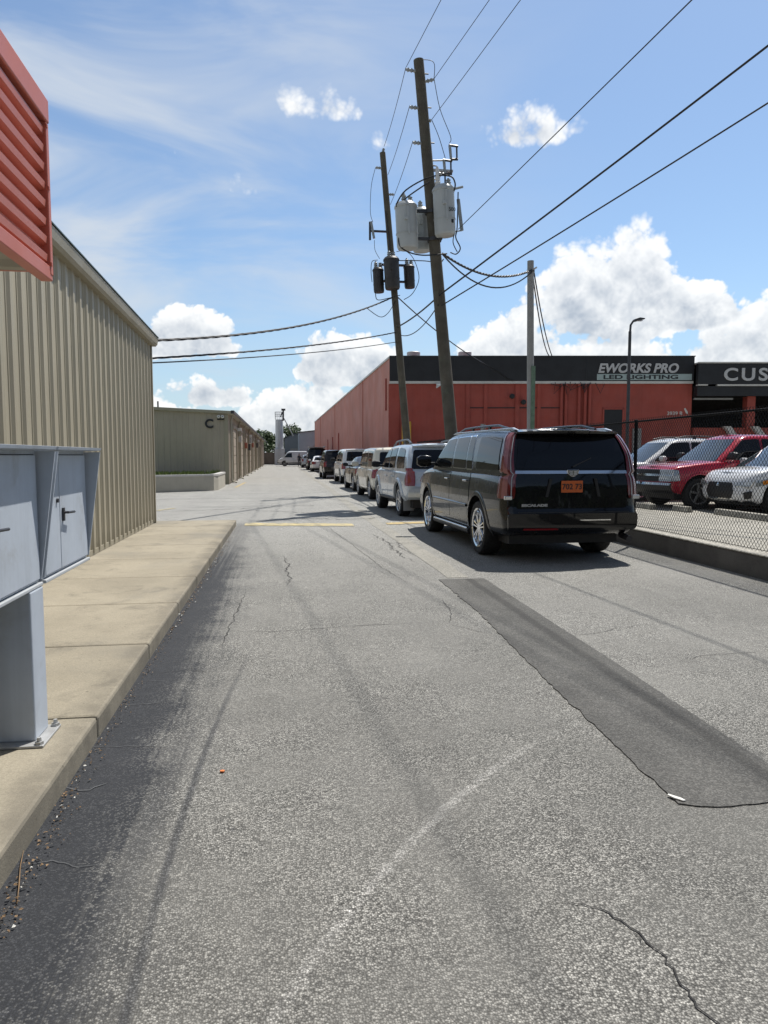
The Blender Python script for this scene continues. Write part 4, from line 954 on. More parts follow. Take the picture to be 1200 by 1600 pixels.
wire('power_line', 'thin line crossing the sky from beside the front grey transformer', [(5.36, 21.5, 8.3), (8.62, -25, 8.6)], .15, .012)
wire('cable', 'thick black cable running up right from the near pole middle', [nearP(6.29) + Vector((-.03, -.22, 0)), (16.3, 5, 14.45)], .12, .027)
wire('cable', 'second thick cable just below the thickest one', [nearP(5.98) + Vector((.0, -.22, 0)), (16.36, 5, 12.35)], .12, .020)
wire('cable', 'thick cable continuing from near pole to far pole', [nearP(6.29) + Vector((-.03, -.22, 0)), farP(6.68) + Vector((0, -.17, 0))], .08, .028)
wire('cable', 'thinner slack cable between the two poles', [nearP(6.0) + Vector((-.1, -.2, 0)), farP(6.34) + Vector((.1, -.17, 0))], .3, .017)
wire('cable', 'uppermost sagging cable from far pole to the near tan building', [farP(7.85) + Vector((-.12, -.1, 0)), (-2.50, 14.95, 3.78)], .34, .021, twist=True, n=20)
wire('cable', 'middle cable from far pole to the near tan building', [farP(6.46) + Vector((-.12, -.1, 0)), (-2.60, 14.93, 3.42)], .12, .016, twist=True, n=20)
wire('cable', 'lowest cable from far pole to the near tan building', [farP(6.08) + Vector((-.12, -.1, 0)), (-2.60, 14.93, 3.33)], .10, .014, n=20)
wire('cable', 'cable crossing behind the near pole to the black band', [farP(7.85) + Vector((.12, -.1, 0)), (11.1, 36.1, 5.9), (11.95, 35.95, 5.35)], [.25, .05], .024)
sa = (8.92, 24.9, 8.08); ra = (13.89, 36.0, 6.68)
wire('cable', 'upper slack cable between near pole and grey service pole', [nearP(7.5) + Vector((.2, -.1, .03)), sa], .42, .028, n=18, twist=True)
wire('cable', 'lower slack cable between near pole and grey service pole', [nearP(7.5) + Vector((.2, -.1, 0)), (8.92, 24.9, 8.02)], .75, .024, n=18)
wire('cable', 'left cable dropping from the service pole to the red roof', [sa, ra], .55, .026, n=16)
wire('cable', 'right cable dropping from the service pole to the red roof', [(8.98, 24.9, 8.06), (14.05, 36.0, 6.68)], .35, .026, n=16)
# jumpers between cans, cutouts and lines
def jump(label, pts, r=.012, g='jumper leads'):
    P = [Vector(p) for p in pts]; Q = []
    for i in range(len(P) - 1):
        p0 = P[max(i - 1, 0)]; p1 = P[i]; p2 = P[i + 1]; p3 = P[min(i + 2, len(P) - 1)]
        for k in range(6):
            t = k / 6; Q.append(.5 * ((2 * p1) + (p2 - p0) * t + (2 * p0 - 5 * p1 + 4 * p2 - p3) * t * t + (3 * p1 - p0 - 3 * p2 + p3) * t ** 3))
    Q.append(P[-1]); o = Q[0].copy(); mb = MB(); mb.tube([q - o for q in Q], r, 6)
    tag(mb.build('jumper_lead', M_WIRE, smooth=60, loc=o), label, 'lead', g)
jump('lead curving from the right insulator at the near pole top', [nearP(13.0) + Vector((.05, -.1, .05)), nearP(12.95) + Vector((.42, -.1, .05)), i2], .010)
jump('long lead hanging from the pole top to the upper fuse cutout', [i2, (4.75, 21.4, 11.7), (5.05, 21.3, 10.9), (5.02, 21.3, 10.7)], .010)
jump('lead from the third line down to the middle fuse cutout', [i4, (4.72, 21.4, 10.9), (4.92, 21.4, 10.3)], .010)
jump('bold lead arching over the grey transformers', [(3.42, 21.3, 8.85), (3.7, 21.2, 9.25), (4.4, 21.1, 9.62), (4.95, 20.95, 9.62), (5.1, 20.9, 9.42), (5.08, 20.9, 9.2)], .022)
jump('second lead arching just under the bold one', [(3.42, 21.3, 8.8), (3.8, 21.2, 9.1), (4.4, 21.1, 9.5)], .020)
jump('lead looping beneath the grey transformers', [(3.62, 21.4, 8.3), (3.5, 21.3, 7.8), (3.7, 21.3, 7.55), (4.2, 21.25, 7.42), (4.95, 21.2, 7.48)], .020)
jump('lead dropping right of the front grey transformer', [(5.22, 21.0, 9.2), (5.2, 21.0, 8.2), (5.16, 21.0, 7.9), (5.3, 21.0, 7.6), (5.2, 21.1, 7.45), (5.05, 21.2, 7.52)], .018)
jump('second lead dropping right of the front grey transformer', [(5.12, 21.0, 8.05), (5.08, 21.0, 7.75), (5.22, 21.05, 7.5)], .014)
jump('lead running down the far pole', [farP(11.2) + Vector((-.1, -.14, 0)), farP(10.0) + Vector((-.06, -.16, 0)), farP(9.2) + Vector((-.05, -.2, 0))], .016)
jump('thin lead hanging left of the far pole', [farP(12.9) + Vector((-.34, 0, 0)), (3.66, 29, 12.2), (3.62, 29, 11.2), (3.72, 29, 10.8)], .010)
jump('thin lead from the far cutout to the left black transformer', [(3.78, 29, 10.1), (3.8, 28.95, 9.7), (3.98, 28.9, 9.35)], .010)
jump('lead looping left of the black transformers', [(3.9, 28.9, 9.3), (3.66, 28.8, 9.2), (3.62, 28.8, 8.8), (3.66, 28.8, 8.4)], .014)
jump('lead looping under the black transformers', [(3.8, 28.8, 8.1), (3.85, 28.7, 7.7), (4.3, 28.6, 7.75), (4.78, 28.7, 7.9)], .016)
jump('lead from the large black transformer to the right one', [(4.6, 28.5, 9.55), (5.0, 28.6, 9.6), (5.35, 28.7, 9.3), (5.55, 28.7, 8.6), (5.3, 28.7, 8.0), (4.95, 28.8, 7.75)], .014)
jump('bold lead from the black transformers to the near pole', [(4.7, 28.5, 9.2), (5.15, 26, 8.55), (5.1, 23, 7.7), (4.95, 21.7, 7.45)], .018)
jump('slack lead below the uppermost service cable', [(3.2, 26.9, 7.0), (3.9, 28.3, 6.95), (4.3, 28.8, 7.2), (4.62, 28.85, 7.7)], .014)

# ---------------------------------------------------------------- low wall and chain link fence
wl = thing('retaining_wall', 'low stained concrete wall under the black chain link fence', 'wall', (5.755, 11, 0))
mb = MB(); mb.box((-.075, -9, -.02), (.100, 22, .272)); mb.build('wall', M_WALLCONC, wl, bevel=.012)
mb = MB(); mb.box((-.085, -9, .274), (.105, 22, .292)); mb.build('coping', M_LOT, wl, bevel=.006)
fc = thing('chain_link_fence', 'black chain link fence standing on the low concrete wall', 'fence', (5.76, 11, .292))
fy0, fy1, ftop = -8.2, 19.0, 1.745
posts = [-3.05 - 2.6, -3.53, 0.0, 3.5, 7.0, 10.5, 14.0, 17.5]
for y in posts:
    mb = MB(); mb.lathe([(.028, 0), (.028, ftop - .01), (.031, ftop), (.031, ftop + .025), (0, ftop + .035)], 12, 'z', (0, y, 0)); mb.build('post', M_BLACK, fc, smooth=40)
mb = MB(); mb.tube([(0, fy0, ftop), (0, fy1, ftop)], .015, 8); mb.build('top_rail', M_BLACK, fc, smooth=60)
mb = MB(); dx = .062; H_ = ftop + .045; z0 = .03; run = (H_ - z0) * .80
def seg(y, z, y2, z2, off):
    a = Vector((off, y, z)); b = Vector((off, y2, z2)); d = (b - a).normalized(); u = Vector((1, 0, 0)); v = d.cross(u); rr = .0029
    mb.add([a + u * rr, a - u * rr * .5 + v * rr, a - u * rr * .5 - v * rr, b + u * rr, b - u * rr * .5 + v * rr, b - u * rr * .5 - v * rr], [(0, 1, 4, 3), (1, 2, 5, 4), (2, 0, 3, 5)])
y = fy0 - run
while y < fy1:
    for s in (1, -1):
        ya, yb = y, y + run; za, zb = (z0, H_) if s > 0 else (H_, z0)
        if ya < fy0: t_ = (fy0 - ya) / run; za = lerp(za, zb, t_); ya = fy0
        if yb > fy1: t_ = (fy1 - ya) / (yb - ya); zb = lerp(za, zb, t_); yb = fy1
        if yb > ya + .01: seg(ya, za, yb, zb, -.026 + s * .002)
    y += dx
mb.build('wire_mesh', M_BLACK, fc, fix=False)
mb = MB(); mb.tube([(-.026, fy0, .05), (-.026, fy1, .05)], .004, 5); mb.build('tension_wire', M_BLACK, fc)
mb = MB()
for y in posts:
    for z in (.25, .6, .95, 1.3): mb.lathe([(.0285, 0), (.032, 0), (.032, .02), (.0285, .02)], 10, 'z', (0, y, z), closed=True)
mb.build('tie_bands', M_BLACK, fc)
# wheel stops in the lot
for i, (x, y, ln, lb) in enumerate(((8.25, 15.75, 1.8, 'concrete wheel stop under the red pickup front'), (8.6, 14.3, .55, 'short concrete wheel stop between the red pickup and white crossover'), (8.9, 12.6, 1.8, 'concrete wheel stop before the white crossover'))):
    mb = MB(); mb.prism([(-.09, 0), (.09, 0), (.06, .12), (-.06, .12)], -ln / 2, ln / 2, 'y'); tag(mb.build('wheel_stop', M_LOT, bevel=.015, loc=(x, y, .272)), lb, 'wheel stop', 'concrete wheel stops')

# ---------------------------------------------------------------- vehicles
def fillet(poly, r, n=4):
    out = []; m = len(poly)
    for i in range(m):
        p = Vector(poly[i]); a = Vector(poly[i - 1]) - p; b = Vector(poly[(i + 1) % m]) - p
        q = min(r, a.length * .45, b.length * .45); A = p + a.normalized() * q; B = p + b.normalized() * q
        for k in range(n + 1):
            t = k / n; out.append(tuple(A * (1 - t) ** 2 + p * 2 * t * (1 - t) + B * t * t))
    return out
def span(poly, v):
    xs = []
    for (a, b), (c, d) in zip(poly, poly[1:] + poly[:1]):
        if (b - v) * (d - v) <= 0 and abs(d - b) > 1e-9: xs.append(a + (c - a) * (v - b) / (d - b))
    return (min(xs), max(xs)) if xs else None
def rows_of(poly, nv=12, nu=8, lo=None):
    v0 = min(p[1] for p in poly); v1 = max(p[1] for p in poly); rows = []
    for i in range(nv + 1):
        v = lerp(v0, v1, .5 - .5 * math.cos(math.pi * i / nv)); v = min(max(v, v0 + 1e-4), v1 - 1e-4)
        s = span(poly, v)
        if not s: continue
        a, b = s
        if lo: a = min(max(a, lo(v)), b - .002)
        rows.append([(lerp(a, b, k / nu), v) for k in range(nu + 1)])
    return rows
def patch(mb, poly, fmap, off, depth=.02, nv=12, nu=8, lo=None, m=0):
    rows = rows_of(poly, nv, nu, lo); top = [[fmap(a, b, off) for a, b in r] for r in rows]
    mb.grid(top, m)
    loop = rows[0] + [r[-1] for r in rows[1:]] + rows[-1][-2::-1] + [r[0] for r in rows[-2:0:-1]]
    A = [fmap(a, b, off) for a, b in loop]; B = [fmap(a, b, off - depth) for a, b in loop]
    mb.grid([A + A[:1], B + B[:1]], m)

class Car:
    def __init__(s, name, label, cat, pm, loc, heading, group, **k):
        d = dict(L=4.7, W=1.9, ro=1.0, wb=2.8, r=.37, tw=.245, Ra=None, pf=.10, pr=.05, bow_r=.05, bow_f=.16, rcr=.16, rcf=.34,
                 side=[(0, .90), (.07, .955), (.22, .985), (.45, 1.0), (.70, .995), (.88, .975), (.96, .955), (1, .93)],
                 rear=[(0, .14), (.08, .03), (.25, 0), (.48, .005), (.54, .05), (.8, .075), (1, .11)],
                 front=[(0, .16), (.1, .03), (.35, 0), (.6, .03), (.85, .12), (1, .30)],
                 crown=.035, rows=14)
        d.update(k); s.__dict__.update(d)
        if s.Ra is None: s.Ra = s.r + .075
        s.pm = pm
        fw = Vector((math.sin(heading), math.cos(heading), 0))
        s.root = thing(name, label, cat, loc, math.atan2(fw.y, fw.x), group)
        s.build_body()
    # --- surfaces
    def plan(s, u): return 1 - s.pf * max(0, (u - .72 * s.L) / (.28 * s.L)) ** 2 - s.pr * max(0, (.2 * s.L - u) / (.2 * s.L)) ** 2
    def zlow(s, u): return interp(s.low, u)
    def ztop(s, u): return sinterp(s.top, u)
    def zroof(s, u): return sinterp(s.roof, u)
    def gw(s, t):
        w = lerp(s.gwb, s.gwr, t) + .030 * 4 * t * (1 - t)
        return w - interp([(.86, 0), (.93, .018), (.975, .055), (1, .12)], t)
    def side_y(s, u, z):
        zt = s.ztop(u)
        if z <= zt:
            t = max(0, (z - s.zlow(u)) / (zt - s.zlow(u))); return s.W / 2 * interp(s.side, t) * s.plan(u)
        t = min(1, (z - zt) / max(.05, s.zroof(u) - zt)); return s.gw(t)
    def rear_u(s, y, z):
        zt = s.ztop(0.1)
        if z <= zt or s.gr[0][1] > .6:
            t = max(0, min(1, (z - s.zlow(0)) / (zt - s.zlow(0)))); w = s.W / 2 * interp(s.side, t); return interp(s.rear, t) + s.bow_r * (y / w) ** 2
        t = min(1, (z - zt) / (s.zroof(.4) - zt)); return interp(s.gr, t) + s.bow_r * (y / s.gw(t)) ** 2
    def front_u(s, y, z):
        zt = s.ztop(s.L - .3); zl = s.zlow(s.L)
        t = max(0, min(1, (z - zl) / (zt - zl))); w = s.W / 2 * interp(s.side, t) * s.plan(s.L - .3)
        return s.L - interp(s.front, t) - s.bow_f * (y / w) ** 2
    def wind_u(s, y, t): return interp(s.gf, t) - s.bow_f * .7 * (y / s.gw(t)) ** 2
    def S(s, sg): return lambda u, z, o: (u - s.ro, sg * (s.side_y(u, z) + o), z)
    def Rm(s): return lambda y, z, o: (s.rear_u(y, z) - o - s.ro, y, z)
    def Fm(s): return lambda y, z, o: (s.front_u(y, z) + o - s.ro, y, z)
    def Wm(s):
        def f(y, t, o):
            u = s.wind_u(y, t); zb = s.ztop(u) - .01; z = zb + t * (s.zroof(u) - zb); return (u + o * .8 - s.ro, y, z + o * .6)
        return f
    def RWm(s):   # sloping rear glass of a saloon
        def f(y, t, o):
            u = interp(s.gr, t) + s.bow_r * (y / s.gw(t)) ** 2; zb = s.ztop(u) - .01; z = zb + t * (s.zroof(u) - zb); return (u - o * .8 - s.ro, y, z + o * .6)
        return f
    def ring(s, xr, xf, wfun, rr, rf, br, bf, zf):
        P = []
        wr = wfun(xr + br + rr); wf_ = wfun(xf - bf - rf)
        for k in range(5): y = (wr - rr) * k / 4; P.append((xr + br * (y / wr) ** 2, y))
        b0 = br * ((wr - rr) / wr) ** 2
        for k in range(1, 5): a = math.pi / 2 * k / 5; P.append((xr + b0 + rr * (1 - math.cos(a)), wr - rr + rr * math.sin(a)))
        n = 34; a0 = xr + b0 + rr; a1 = xf - bf * ((wf_ - rf) / wf_) ** 2 - rf
        for k in range(n + 1): u = lerp(a0, a1, k / n); P.append((u, wfun(u)))
        for k in range(1, 7): a = math.pi / 2 * k / 7; P.append((a1 + rf * math.sin(a), wf_ - rf + rf * math.cos(a)))
        for k in range(5): y = (wf_ - rf) * (1 - k / 4); P.append((xf - bf * (y / wf_) ** 2, y))
        return [(u, y, zf(u)) for u, y in P]
    def loft(s, rings, crown, cap_low=True):
        mb = MB(); M = len(rings[0])
        full = [[(u - s.ro, y, z) for u, y, z in r] + [(u - s.ro, -y, z) for u, y, z in r[-2:0:-1]] for r in rings]
        n = len(full[0])
        for r in full: mb.v += r
        for i in range(len(full) - 1):
            for k in range(n): mb.f.append((i * n + k, i * n + (k + 1) % n, (i + 1) * n + (k + 1) % n, (i + 1) * n + k)); mb.mi.append(0)
        def cap(ri, cr):
            base = ri * n; rowsv = []
            for k in range(M):
                L_ = base + k; R_ = base + (n - k if 0 < k < M - 1 else k); p = mb.v[L_]
                if k in (0, M - 1): rowsv.append([L_] * 7); continue
                ids = [L_]
                for j in range(1, 6):
                    f = 1 - j / 3; mb.v.append((p[0], p[1] * f, p[2] + cr * (1 - f * f))); ids.append(len(mb.v) - 1)
                ids.append(R_); rowsv.append(ids)
            for a, b in zip(rowsv, rowsv[1:]):
                for j in range(6):
                    q = []
                    for i_ in (a[j], a[j + 1], b[j + 1], b[j]):
                        if i_ not in q: q.append(i_)
                    if len(q) >= 3: mb.f.append(tuple(q)); mb.mi.append(0)
        cap(len(full) - 1, crown); cap(0, 0.0); return mb
    def build_body(s):
        rings = []
        for t in (0, .04, .1, .18, .3, .42, .48, .54, .62, .72, .82, .9, .95, .985, 1.0):
            wfr = interp(s.side, t); e = .0 if t < .98 else (.012 if t < 1 else .035)
            rings.append(s.ring(interp(s.rear, t) + e, s.L - interp(s.front, t) - e, lambda u: s.W / 2 * wfr * s.plan(u) - e, s.rcr, s.rcf, s.bow_r, s.bow_f,
                                lambda u: s.zlow(u) + t * (s.ztop(u) - s.zlow(u)) + (0 if t < 1 else .004)))
        lo = s.loft(rings, s.crown)
        me = lo.mesh('body', [s.pm, M_PLASTIC])
        tmp = bpy.data.objects.new('tmp', me); COL.objects.link(tmp); cuts = []
        cm = MB()
        for ax in (0, s.wb):
            for sg in (-1, 1):
                a, b = sorted((sg * (s.W / 2 - .40), sg * (s.W / 2 + .15)))
                cm.lathe([(0, a), (s.Ra, a), (s.Ra, b), (0, b)], 40, 'y', (ax, 0, s.r + .01))
        cme = cm.mesh('cut', [M_PLASTIC]); bmt = bmesh.new(); bmt.from_mesh(cme); bmesh.ops.remove_doubles(bmt, verts=bmt.verts, dist=1e-5); bmesh.ops.recalc_face_normals(bmt, faces=bmt.faces); bmt.to_mesh(cme); bmt.free()
        co = bpy.data.objects.new('cut', cme); COL.objects.link(co)
        bo = tmp.modifiers.new('b', 'BOOLEAN'); bo.operation = 'DIFFERENCE'; bo.solver = 'EXACT'; bo.object = co; bo.material_mode = 'TRANSFER'
        dg = bpy.context.evaluated_depsgraph_get(); me2 = bpy.data.meshes.new_from_object(tmp.evaluated_get(dg))
        bpy.data.objects.remove(tmp); bpy.data.objects.remove(co)
        # greenhouse
        rings = []
        for t in (-.03, 0, .1, .25, .45, .65, .8, .88, .93, .965, .985, 1.0):
            tt = max(t, 0); w = s.gw(tt); e = interp([(.86, 0), (.95, .03), (1, .13)], tt)
            xr = interp(s.gr, tt) + e * .6; xf = interp(s.gf, tt) - e
            def zf(u, t=t): zb = s.ztop(u) - .012; return zb + t * (s.zroof(u) - zb)
            rings.append(s.ring(xr, xf, lambda u: w, .10, .16, s.bow_r, s.bow_f * .7, zf))
        gh = s.loft(rings, .03); gme = gh.mesh('gh', [s.pm])
        bm = bmesh.new(); bm.from_mesh(me2); bm.from_mesh(gme); bmesh.ops.triangulate(bm, faces=[f for f in bm.faces if len(f.verts) > 4]); bm.to_mesh(me2); bm.free()
        names = [m.name for m in me2.materials if m]
        s.body = link('body', me2, s.root, 32)
        mb = MB(); mb.box((-s.ro + .35, -s.W / 2 + .22, s.r * .62), (s.L - s.ro - .35, s.W / 2 - .22, s.zlow(s.L / 2) + .12)); mb.build('underbody', M_PLASTIC, s.root)
        for ax, nm in ((0, 'rear'), (s.wb, 'front')):
            for sg in (1, -1): s.wheel(ax, sg)
    def wheel(s, ax, sg):
        key = 'w' + str(sg)
        y = sg * (s.W / 2 - s.tw / 2 - .015)
        r, tw = s.r, s.tw; rr = r * getattr(s, 'rim', .70); h = tw / 2
        mb = MB(); mb.lathe([(0, -h * .5), (rr * .95, -h * .5), (rr * .95, h * .25), (0, h * .25)], 24, 'y'); wh = mb.build('wheel', M_PLASTIC, s.root, smooth=40, loc=(ax, y, r))
        mb = MB(); mb.lathe([(rr * .98, -h * .85), (r * .86, -h), (r * .95, -h * .93), (r * .985, -h * .78), (r, -h * .5), (r, h * .5), (r * .985, h * .78), (r * .95, h * .93), (r * .86, h), (rr * 1.01, h * .86), (rr * .97, h * .6), (rr * .97, -h * .6)], 40, 'y', closed=True)
        mb.build('tyre', M_RUBBER, wh, smooth=40)
        mb = MB(); o = sg * h; q = lambda f: o * f
        mb.lathe([(rr, q(.88)), (rr * .985, q(.93)), (rr * .90, q(.86)), (rr * .88, q(.5)), (rr * .97, q(.3)), (rr * .99, q(.6))], 36, 'y', closed=True)
        mb.lathe([(0, q(.80)), (rr * .13, q(.80)), (rr * .17, q(.72)), (rr * .2, q(.5)), (0, q(.5))], 20, 'y')
        ns = getattr(s, 'spokes', 5); pair = getattr(s, 'pair', .0); sw = getattr(s, 'spoke_w', .13)
        for k in range(ns):
            for pz in ((-pair, pair) if pair else (0,)):
                a = 2 * math.pi * k / ns + .2; c, sn = math.cos(a), math.sin(a)
                p0 = (c * rr * .12 - sn * pz * .5 * rr, sn * rr * .12 + c * pz * .5 * rr); p1 = (c * rr * .93 - sn * pz * 1.3 * rr, sn * rr * .93 + c * pz * 1.3 * rr)
                n = Vector((-(p1[1] - p0[1]), p1[0] - p0[0])).normalized() * sw * rr * .5
                V = []
                for yy in (q(.55), q(.80)):
                    f = 1 if yy == q(.55) else .72
                    V += [(p0[0] + n.x * f * 1.2, yy, p0[1] + n.y * f * 1.2), (p0[0] - n.x * f * 1.2, yy, p0[1] - n.y * f * 1.2), (p1[0] - n.x * f, yy * 1.03, p1[1] - n.y * f), (p1[0] + n.x * f, yy * 1.03, p1[1] + n.y * f)]
                mb.add(V, [(0, 1, 2, 3), (7, 6, 5, 4), (0, 4, 5, 1), (1, 5, 6, 2), (2, 6, 7, 3), (3, 7, 4, 0)])
        mb.build('rim', getattr(s, 'rim_m', M_ALU), wh, smooth=30)
    # --- panels
    def tz(s, u, t): zb = s.ztop(u); return zb + t * (s.zroof(u) - zb)
    def sidewin(s, name, pts, sg, parent=None, m=None, trim=None, off=.006, rad=.045):
        """pts in (u, greenhouse fraction)"""
        P = []
        for (u0, t0), (u1, t1) in zip(pts, pts[1:] + pts[:1]):
            P.append((u0, s.tz(u0, t0)))
        P = fillet(P, rad)
        if trim:
            mb = MB(); c = Vector((sum(p[0] for p in P) / len(P), sum(p[1] for p in P) / len(P)))
            big = [tuple(c + (Vector(p) - c) * (1 + .028 / max(.1, (Vector(p) - c).length))) for p in P]
            patch(mb, big, s.S(sg), off - .003, .02, 14, 8); tr = mb.build('window_trim', trim, parent or s.root, smooth=30, fix=False)
        mb = MB(); patch(mb, P, s.S(sg), off, .02, 14, 8); return mb.build(name, m or M_GLASS, parent or s.root, smooth=30, fix=False)
    def door(s, u0, u1, zs, win, sg, handle, lead=0.0, trim=None, arch=False, hm=None, top_t=.965, dark=None):
        zt = lambda u: s.zlow(u) + top_t * (s.ztop(u) - s.zlow(u))
        P = fillet([(u0, zs), (u1, zs), (u1 + lead, zt(u1)), (u0 + lead, zt(u0))], .06)
        lo = (lambda z: s.ro + math.sqrt(max(0, (s.Ra + .065) ** 2 - (z - s.r - .01) ** 2)) if abs(z - s.r) < s.Ra + .065 else -9) if arch else None
        lo2 = (lambda z: lo(z) - .008) if arch else None
        c = Vector(((u0 + u1) / 2, (zs + zt(u0)) / 2)); hw = (u1 - u0) / 2; hh = (zt(u0) - zs) / 2
        big = [(c.x + (p[0] - c.x) * (1 + .007 / hw), c.y + (p[1] - c.y) * (1 + .006 / hh)) for p in P]
        mb = MB(); patch(mb, big, s.S(sg), .0015, .01, 12, 8, lo2, 1); patch(mb, P, s.S(sg), .006, .012, 14, 10, lo, 0)
        d = mb.build('door', [s.pm, M_DARKTXT], s.root, smooth=30, fix=False)
        if win: s.sidewin('window', win, sg, d, trim=trim, m=dark)
        if handle:
            hu, hz_ = handle; y = s.side_y(hu, hz_)
            mb = MB(); mb.box((hu - s.ro - .10, sg * (y + .012) - .012, hz_ - .014), (hu - s.ro + .10, sg * (y + .030) + .004 * sg + .0, hz_ + .016)) if sg > 0 else mb.box((hu - s.ro - .10, -(y + .034), hz_ - .014), (hu - s.ro + .10, -(y + .0), hz_ + .016))
            mb.build('handle', hm or s.pm, d, bevel=.008)
        return d
    def flare(s, ax_u, m, w=.055, off=.014, z0=None):
        for sg in (1, -1):
            mb = MB(); rows = []
            for k in range(25):
                a = R(-12) + (math.pi + R(24)) * k / 24; row = []
                for rr, o in ((s.Ra - .012, -.03), (s.Ra - .006, off), (s.Ra + w * .6, off), (s.Ra + w, off * .4), (s.Ra + w * 1.05, -.02)):
                    u = ax_u + rr * math.cos(a); z = s.r + .01 + rr * math.sin(a); z = max(z, s.zlow(u) - .02); row.append((u - s.ro, sg * (s.side_y(u, z) + o), z))
                rows.append(row)
            mb.grid(rows); mb.build('wheel_arch', m, s.root, smooth=50, fix=True)
    def mirror(s, u, t=.10, m=None, size=(.10, .24, .17)):
        z = s.tz(u, t) + .03
        for sg in (1, -1):
            y = s.side_y(u, z)
            mb = MB(); x0 = u - s.ro
            pr = fillet([(-.02, -.5), (.9, -.45), (1, .2), (.85, .5), (0, .5)], .3, 3)
            n = len(pr); V = []
            for f, sc in ((0, .82), (.25, 1), (.75, 1), (1, .62)):
                V.append([(x0 + (.12 - p[0] * size[0]), sg * (y + .07 + f * size[1]), z + .05 + p[1] * size[2] * sc) for p in pr])
            for r_ in V: mb.v += r_
            for i in range(3):
                for k in range(n): mb.f.append((i * n + k, i * n + (k + 1) % n, (i + 1) * n + (k + 1) % n, (i + 1) * n + k)); mb.mi.append(0)
            mb.f += [tuple(range(n)), tuple(range(3 * n, 4 * n))]; mb.mi += [0, 0]
            mr = mb.build('mirror', m or s.pm, s.root, smooth=50)
            mb = MB(); mb.box((x0 + .03, min(sg * (y - .02), sg * (y + .10)), z - .02), (x0 + .10, max(sg * (y - .02), sg * (y + .10)), z + .03)); mb.build('arm', M_PLASTIC, mr, bevel=.01)
    def rails(s, u0, u1, m, y=None, h=.075, r=.016):
        for sg in (1, -1):
            yy = (y or s.gwr - .12) * sg; mb = MB(); P = []
            for k in range(13):
                u = lerp(u0, u1, k / 12); z = s.zroof(u) + .018 + h * min(1, 6 * min(k, 12 - k) / 12); P.append((u - s.ro, yy, z))
            mb.tube(P, [r * 1.3] + [r] * 11 + [r * 1.3], 8)
            for k in (4, 8): p = P[k]; mb.box((p[0] - .05, yy - .012, p[2] - h - .03), (p[0] + .05, yy + .012, p[2]))
            mb.build('roof_rail', m, s.root, smooth=50)
    def rearpatch(s, name, poly, m, off=.008, parent=None, rad=.03, depth=.02, nv=12, nu=12):
        mb = MB(); patch(mb, fillet(poly, rad), s.Rm(), off, depth, nv, nu); return mb.build(name, m, parent or s.root, smooth=30, fix=False)
    def frontpatch(s, name, poly, m, off=.008, parent=None, rad=.03, depth=.03, nv=12, nu=12):
        mb = MB(); patch(mb, fillet(poly, rad), s.Fm(), off, depth, nv, nu); return mb.build(name, m, parent or s.root, smooth=30, fix=False)
    def windshield(s, m=M_GLASSLITE, t0=.03, t1=.88, in_=.09):
        mb = MB(); P = fillet([(-(s.gw(t0) - in_), t0), (s.gw(t0) - in_, t0), (s.gw(t1) - in_ - .03, t1), (-(s.gw(t1) - in_ - .03), t1)], .05)
        patch(mb, P, s.Wm(), .008, .02, 12, 14); return mb.build('windshield', m, s.root, smooth=30, fix=False)
    def backlight(s, t0=.06, t1=.86, in_=.1, m=M_GLASS):
        mb = MB(); P = fillet([(-(s.gw(t0) - in_), t0), (s.gw(t0) - in_, t0), (s.gw(t1) - in_ - .03, t1), (-(s.gw(t1) - in_ - .03), t1)], .05)
        patch(mb, P, s.RWm(), .008, .02, 12, 14); return mb.build('rear_window', m, s.root, smooth=30, fix=False)
    def taillight(s, pts, m=M_RED if False else None, wside=.10, wrear=.10, off=.016, lens=None):
        """lamp wrapped round the rear corner: pts = list of (z, width on side, width on rear)"""
        for sg in (1, -1):
            rows = [s.corner(z, a, b, off, sg) for z, a, b in s.dense(pts)]
            mb = MB(); mb.grid(rows); inner = [s.corner(z, a, b, -.02, sg) for z, a, b in s.dense(pts)]
            loop = lambda Q: Q[0] + [q[-1] for q in Q[1:]] + Q[-1][-2::-1] + [q[0] for q in Q[-2::-1]]
            mb.grid([loop(rows), loop(inner)]); mb.build('tail_light', lens or M_REDLENS, s.root, smooth=50, fix=False)
    def dense(s, pts, n=14):
        za, zb = pts[0][0], pts[-1][0]; out = []
        for k in range(n + 1):
            z = lerp(za, zb, k / n); out.append((z, interp([(p[0], p[1]) for p in pts], z), interp([(p[0], p[2]) for p in pts], z)))
        return out
    def corner(s, z, a, b, off, sg, n=6):
        """points wrapping the rear corner at height z: a metres along the side, b metres along the rear"""
        w = s.side_y(.35, z); up = max(0, min(1, (z - s.ztop(.1) + .25) / .5)); rc = lerp(s.rcr, .10, up)
        br = s.bow_r * ((w - rc) / w) ** 2; ur = s.rear_u(0, z) + br; cx, cy = ur + rc, w - rc; P = []
        for k in range(3): u = cx + a * (1 - k / 3); P.append((u - s.ro, sg * (s.side_y(max(u, .36), z) if z < s.ztop(.3) else w) + sg * off, z))
        for k in range(n + 1): t = math.pi / 2 * k / n; P.append((cx - (rc + off) * math.sin(t) - s.ro, sg * (cy + (rc + off) * math.cos(t)), z))
        for k in range(1, 4): y = cy - b * k / 3; P.append((s.rear_u(y, z) - off - s.ro, sg * y, z))
        return P
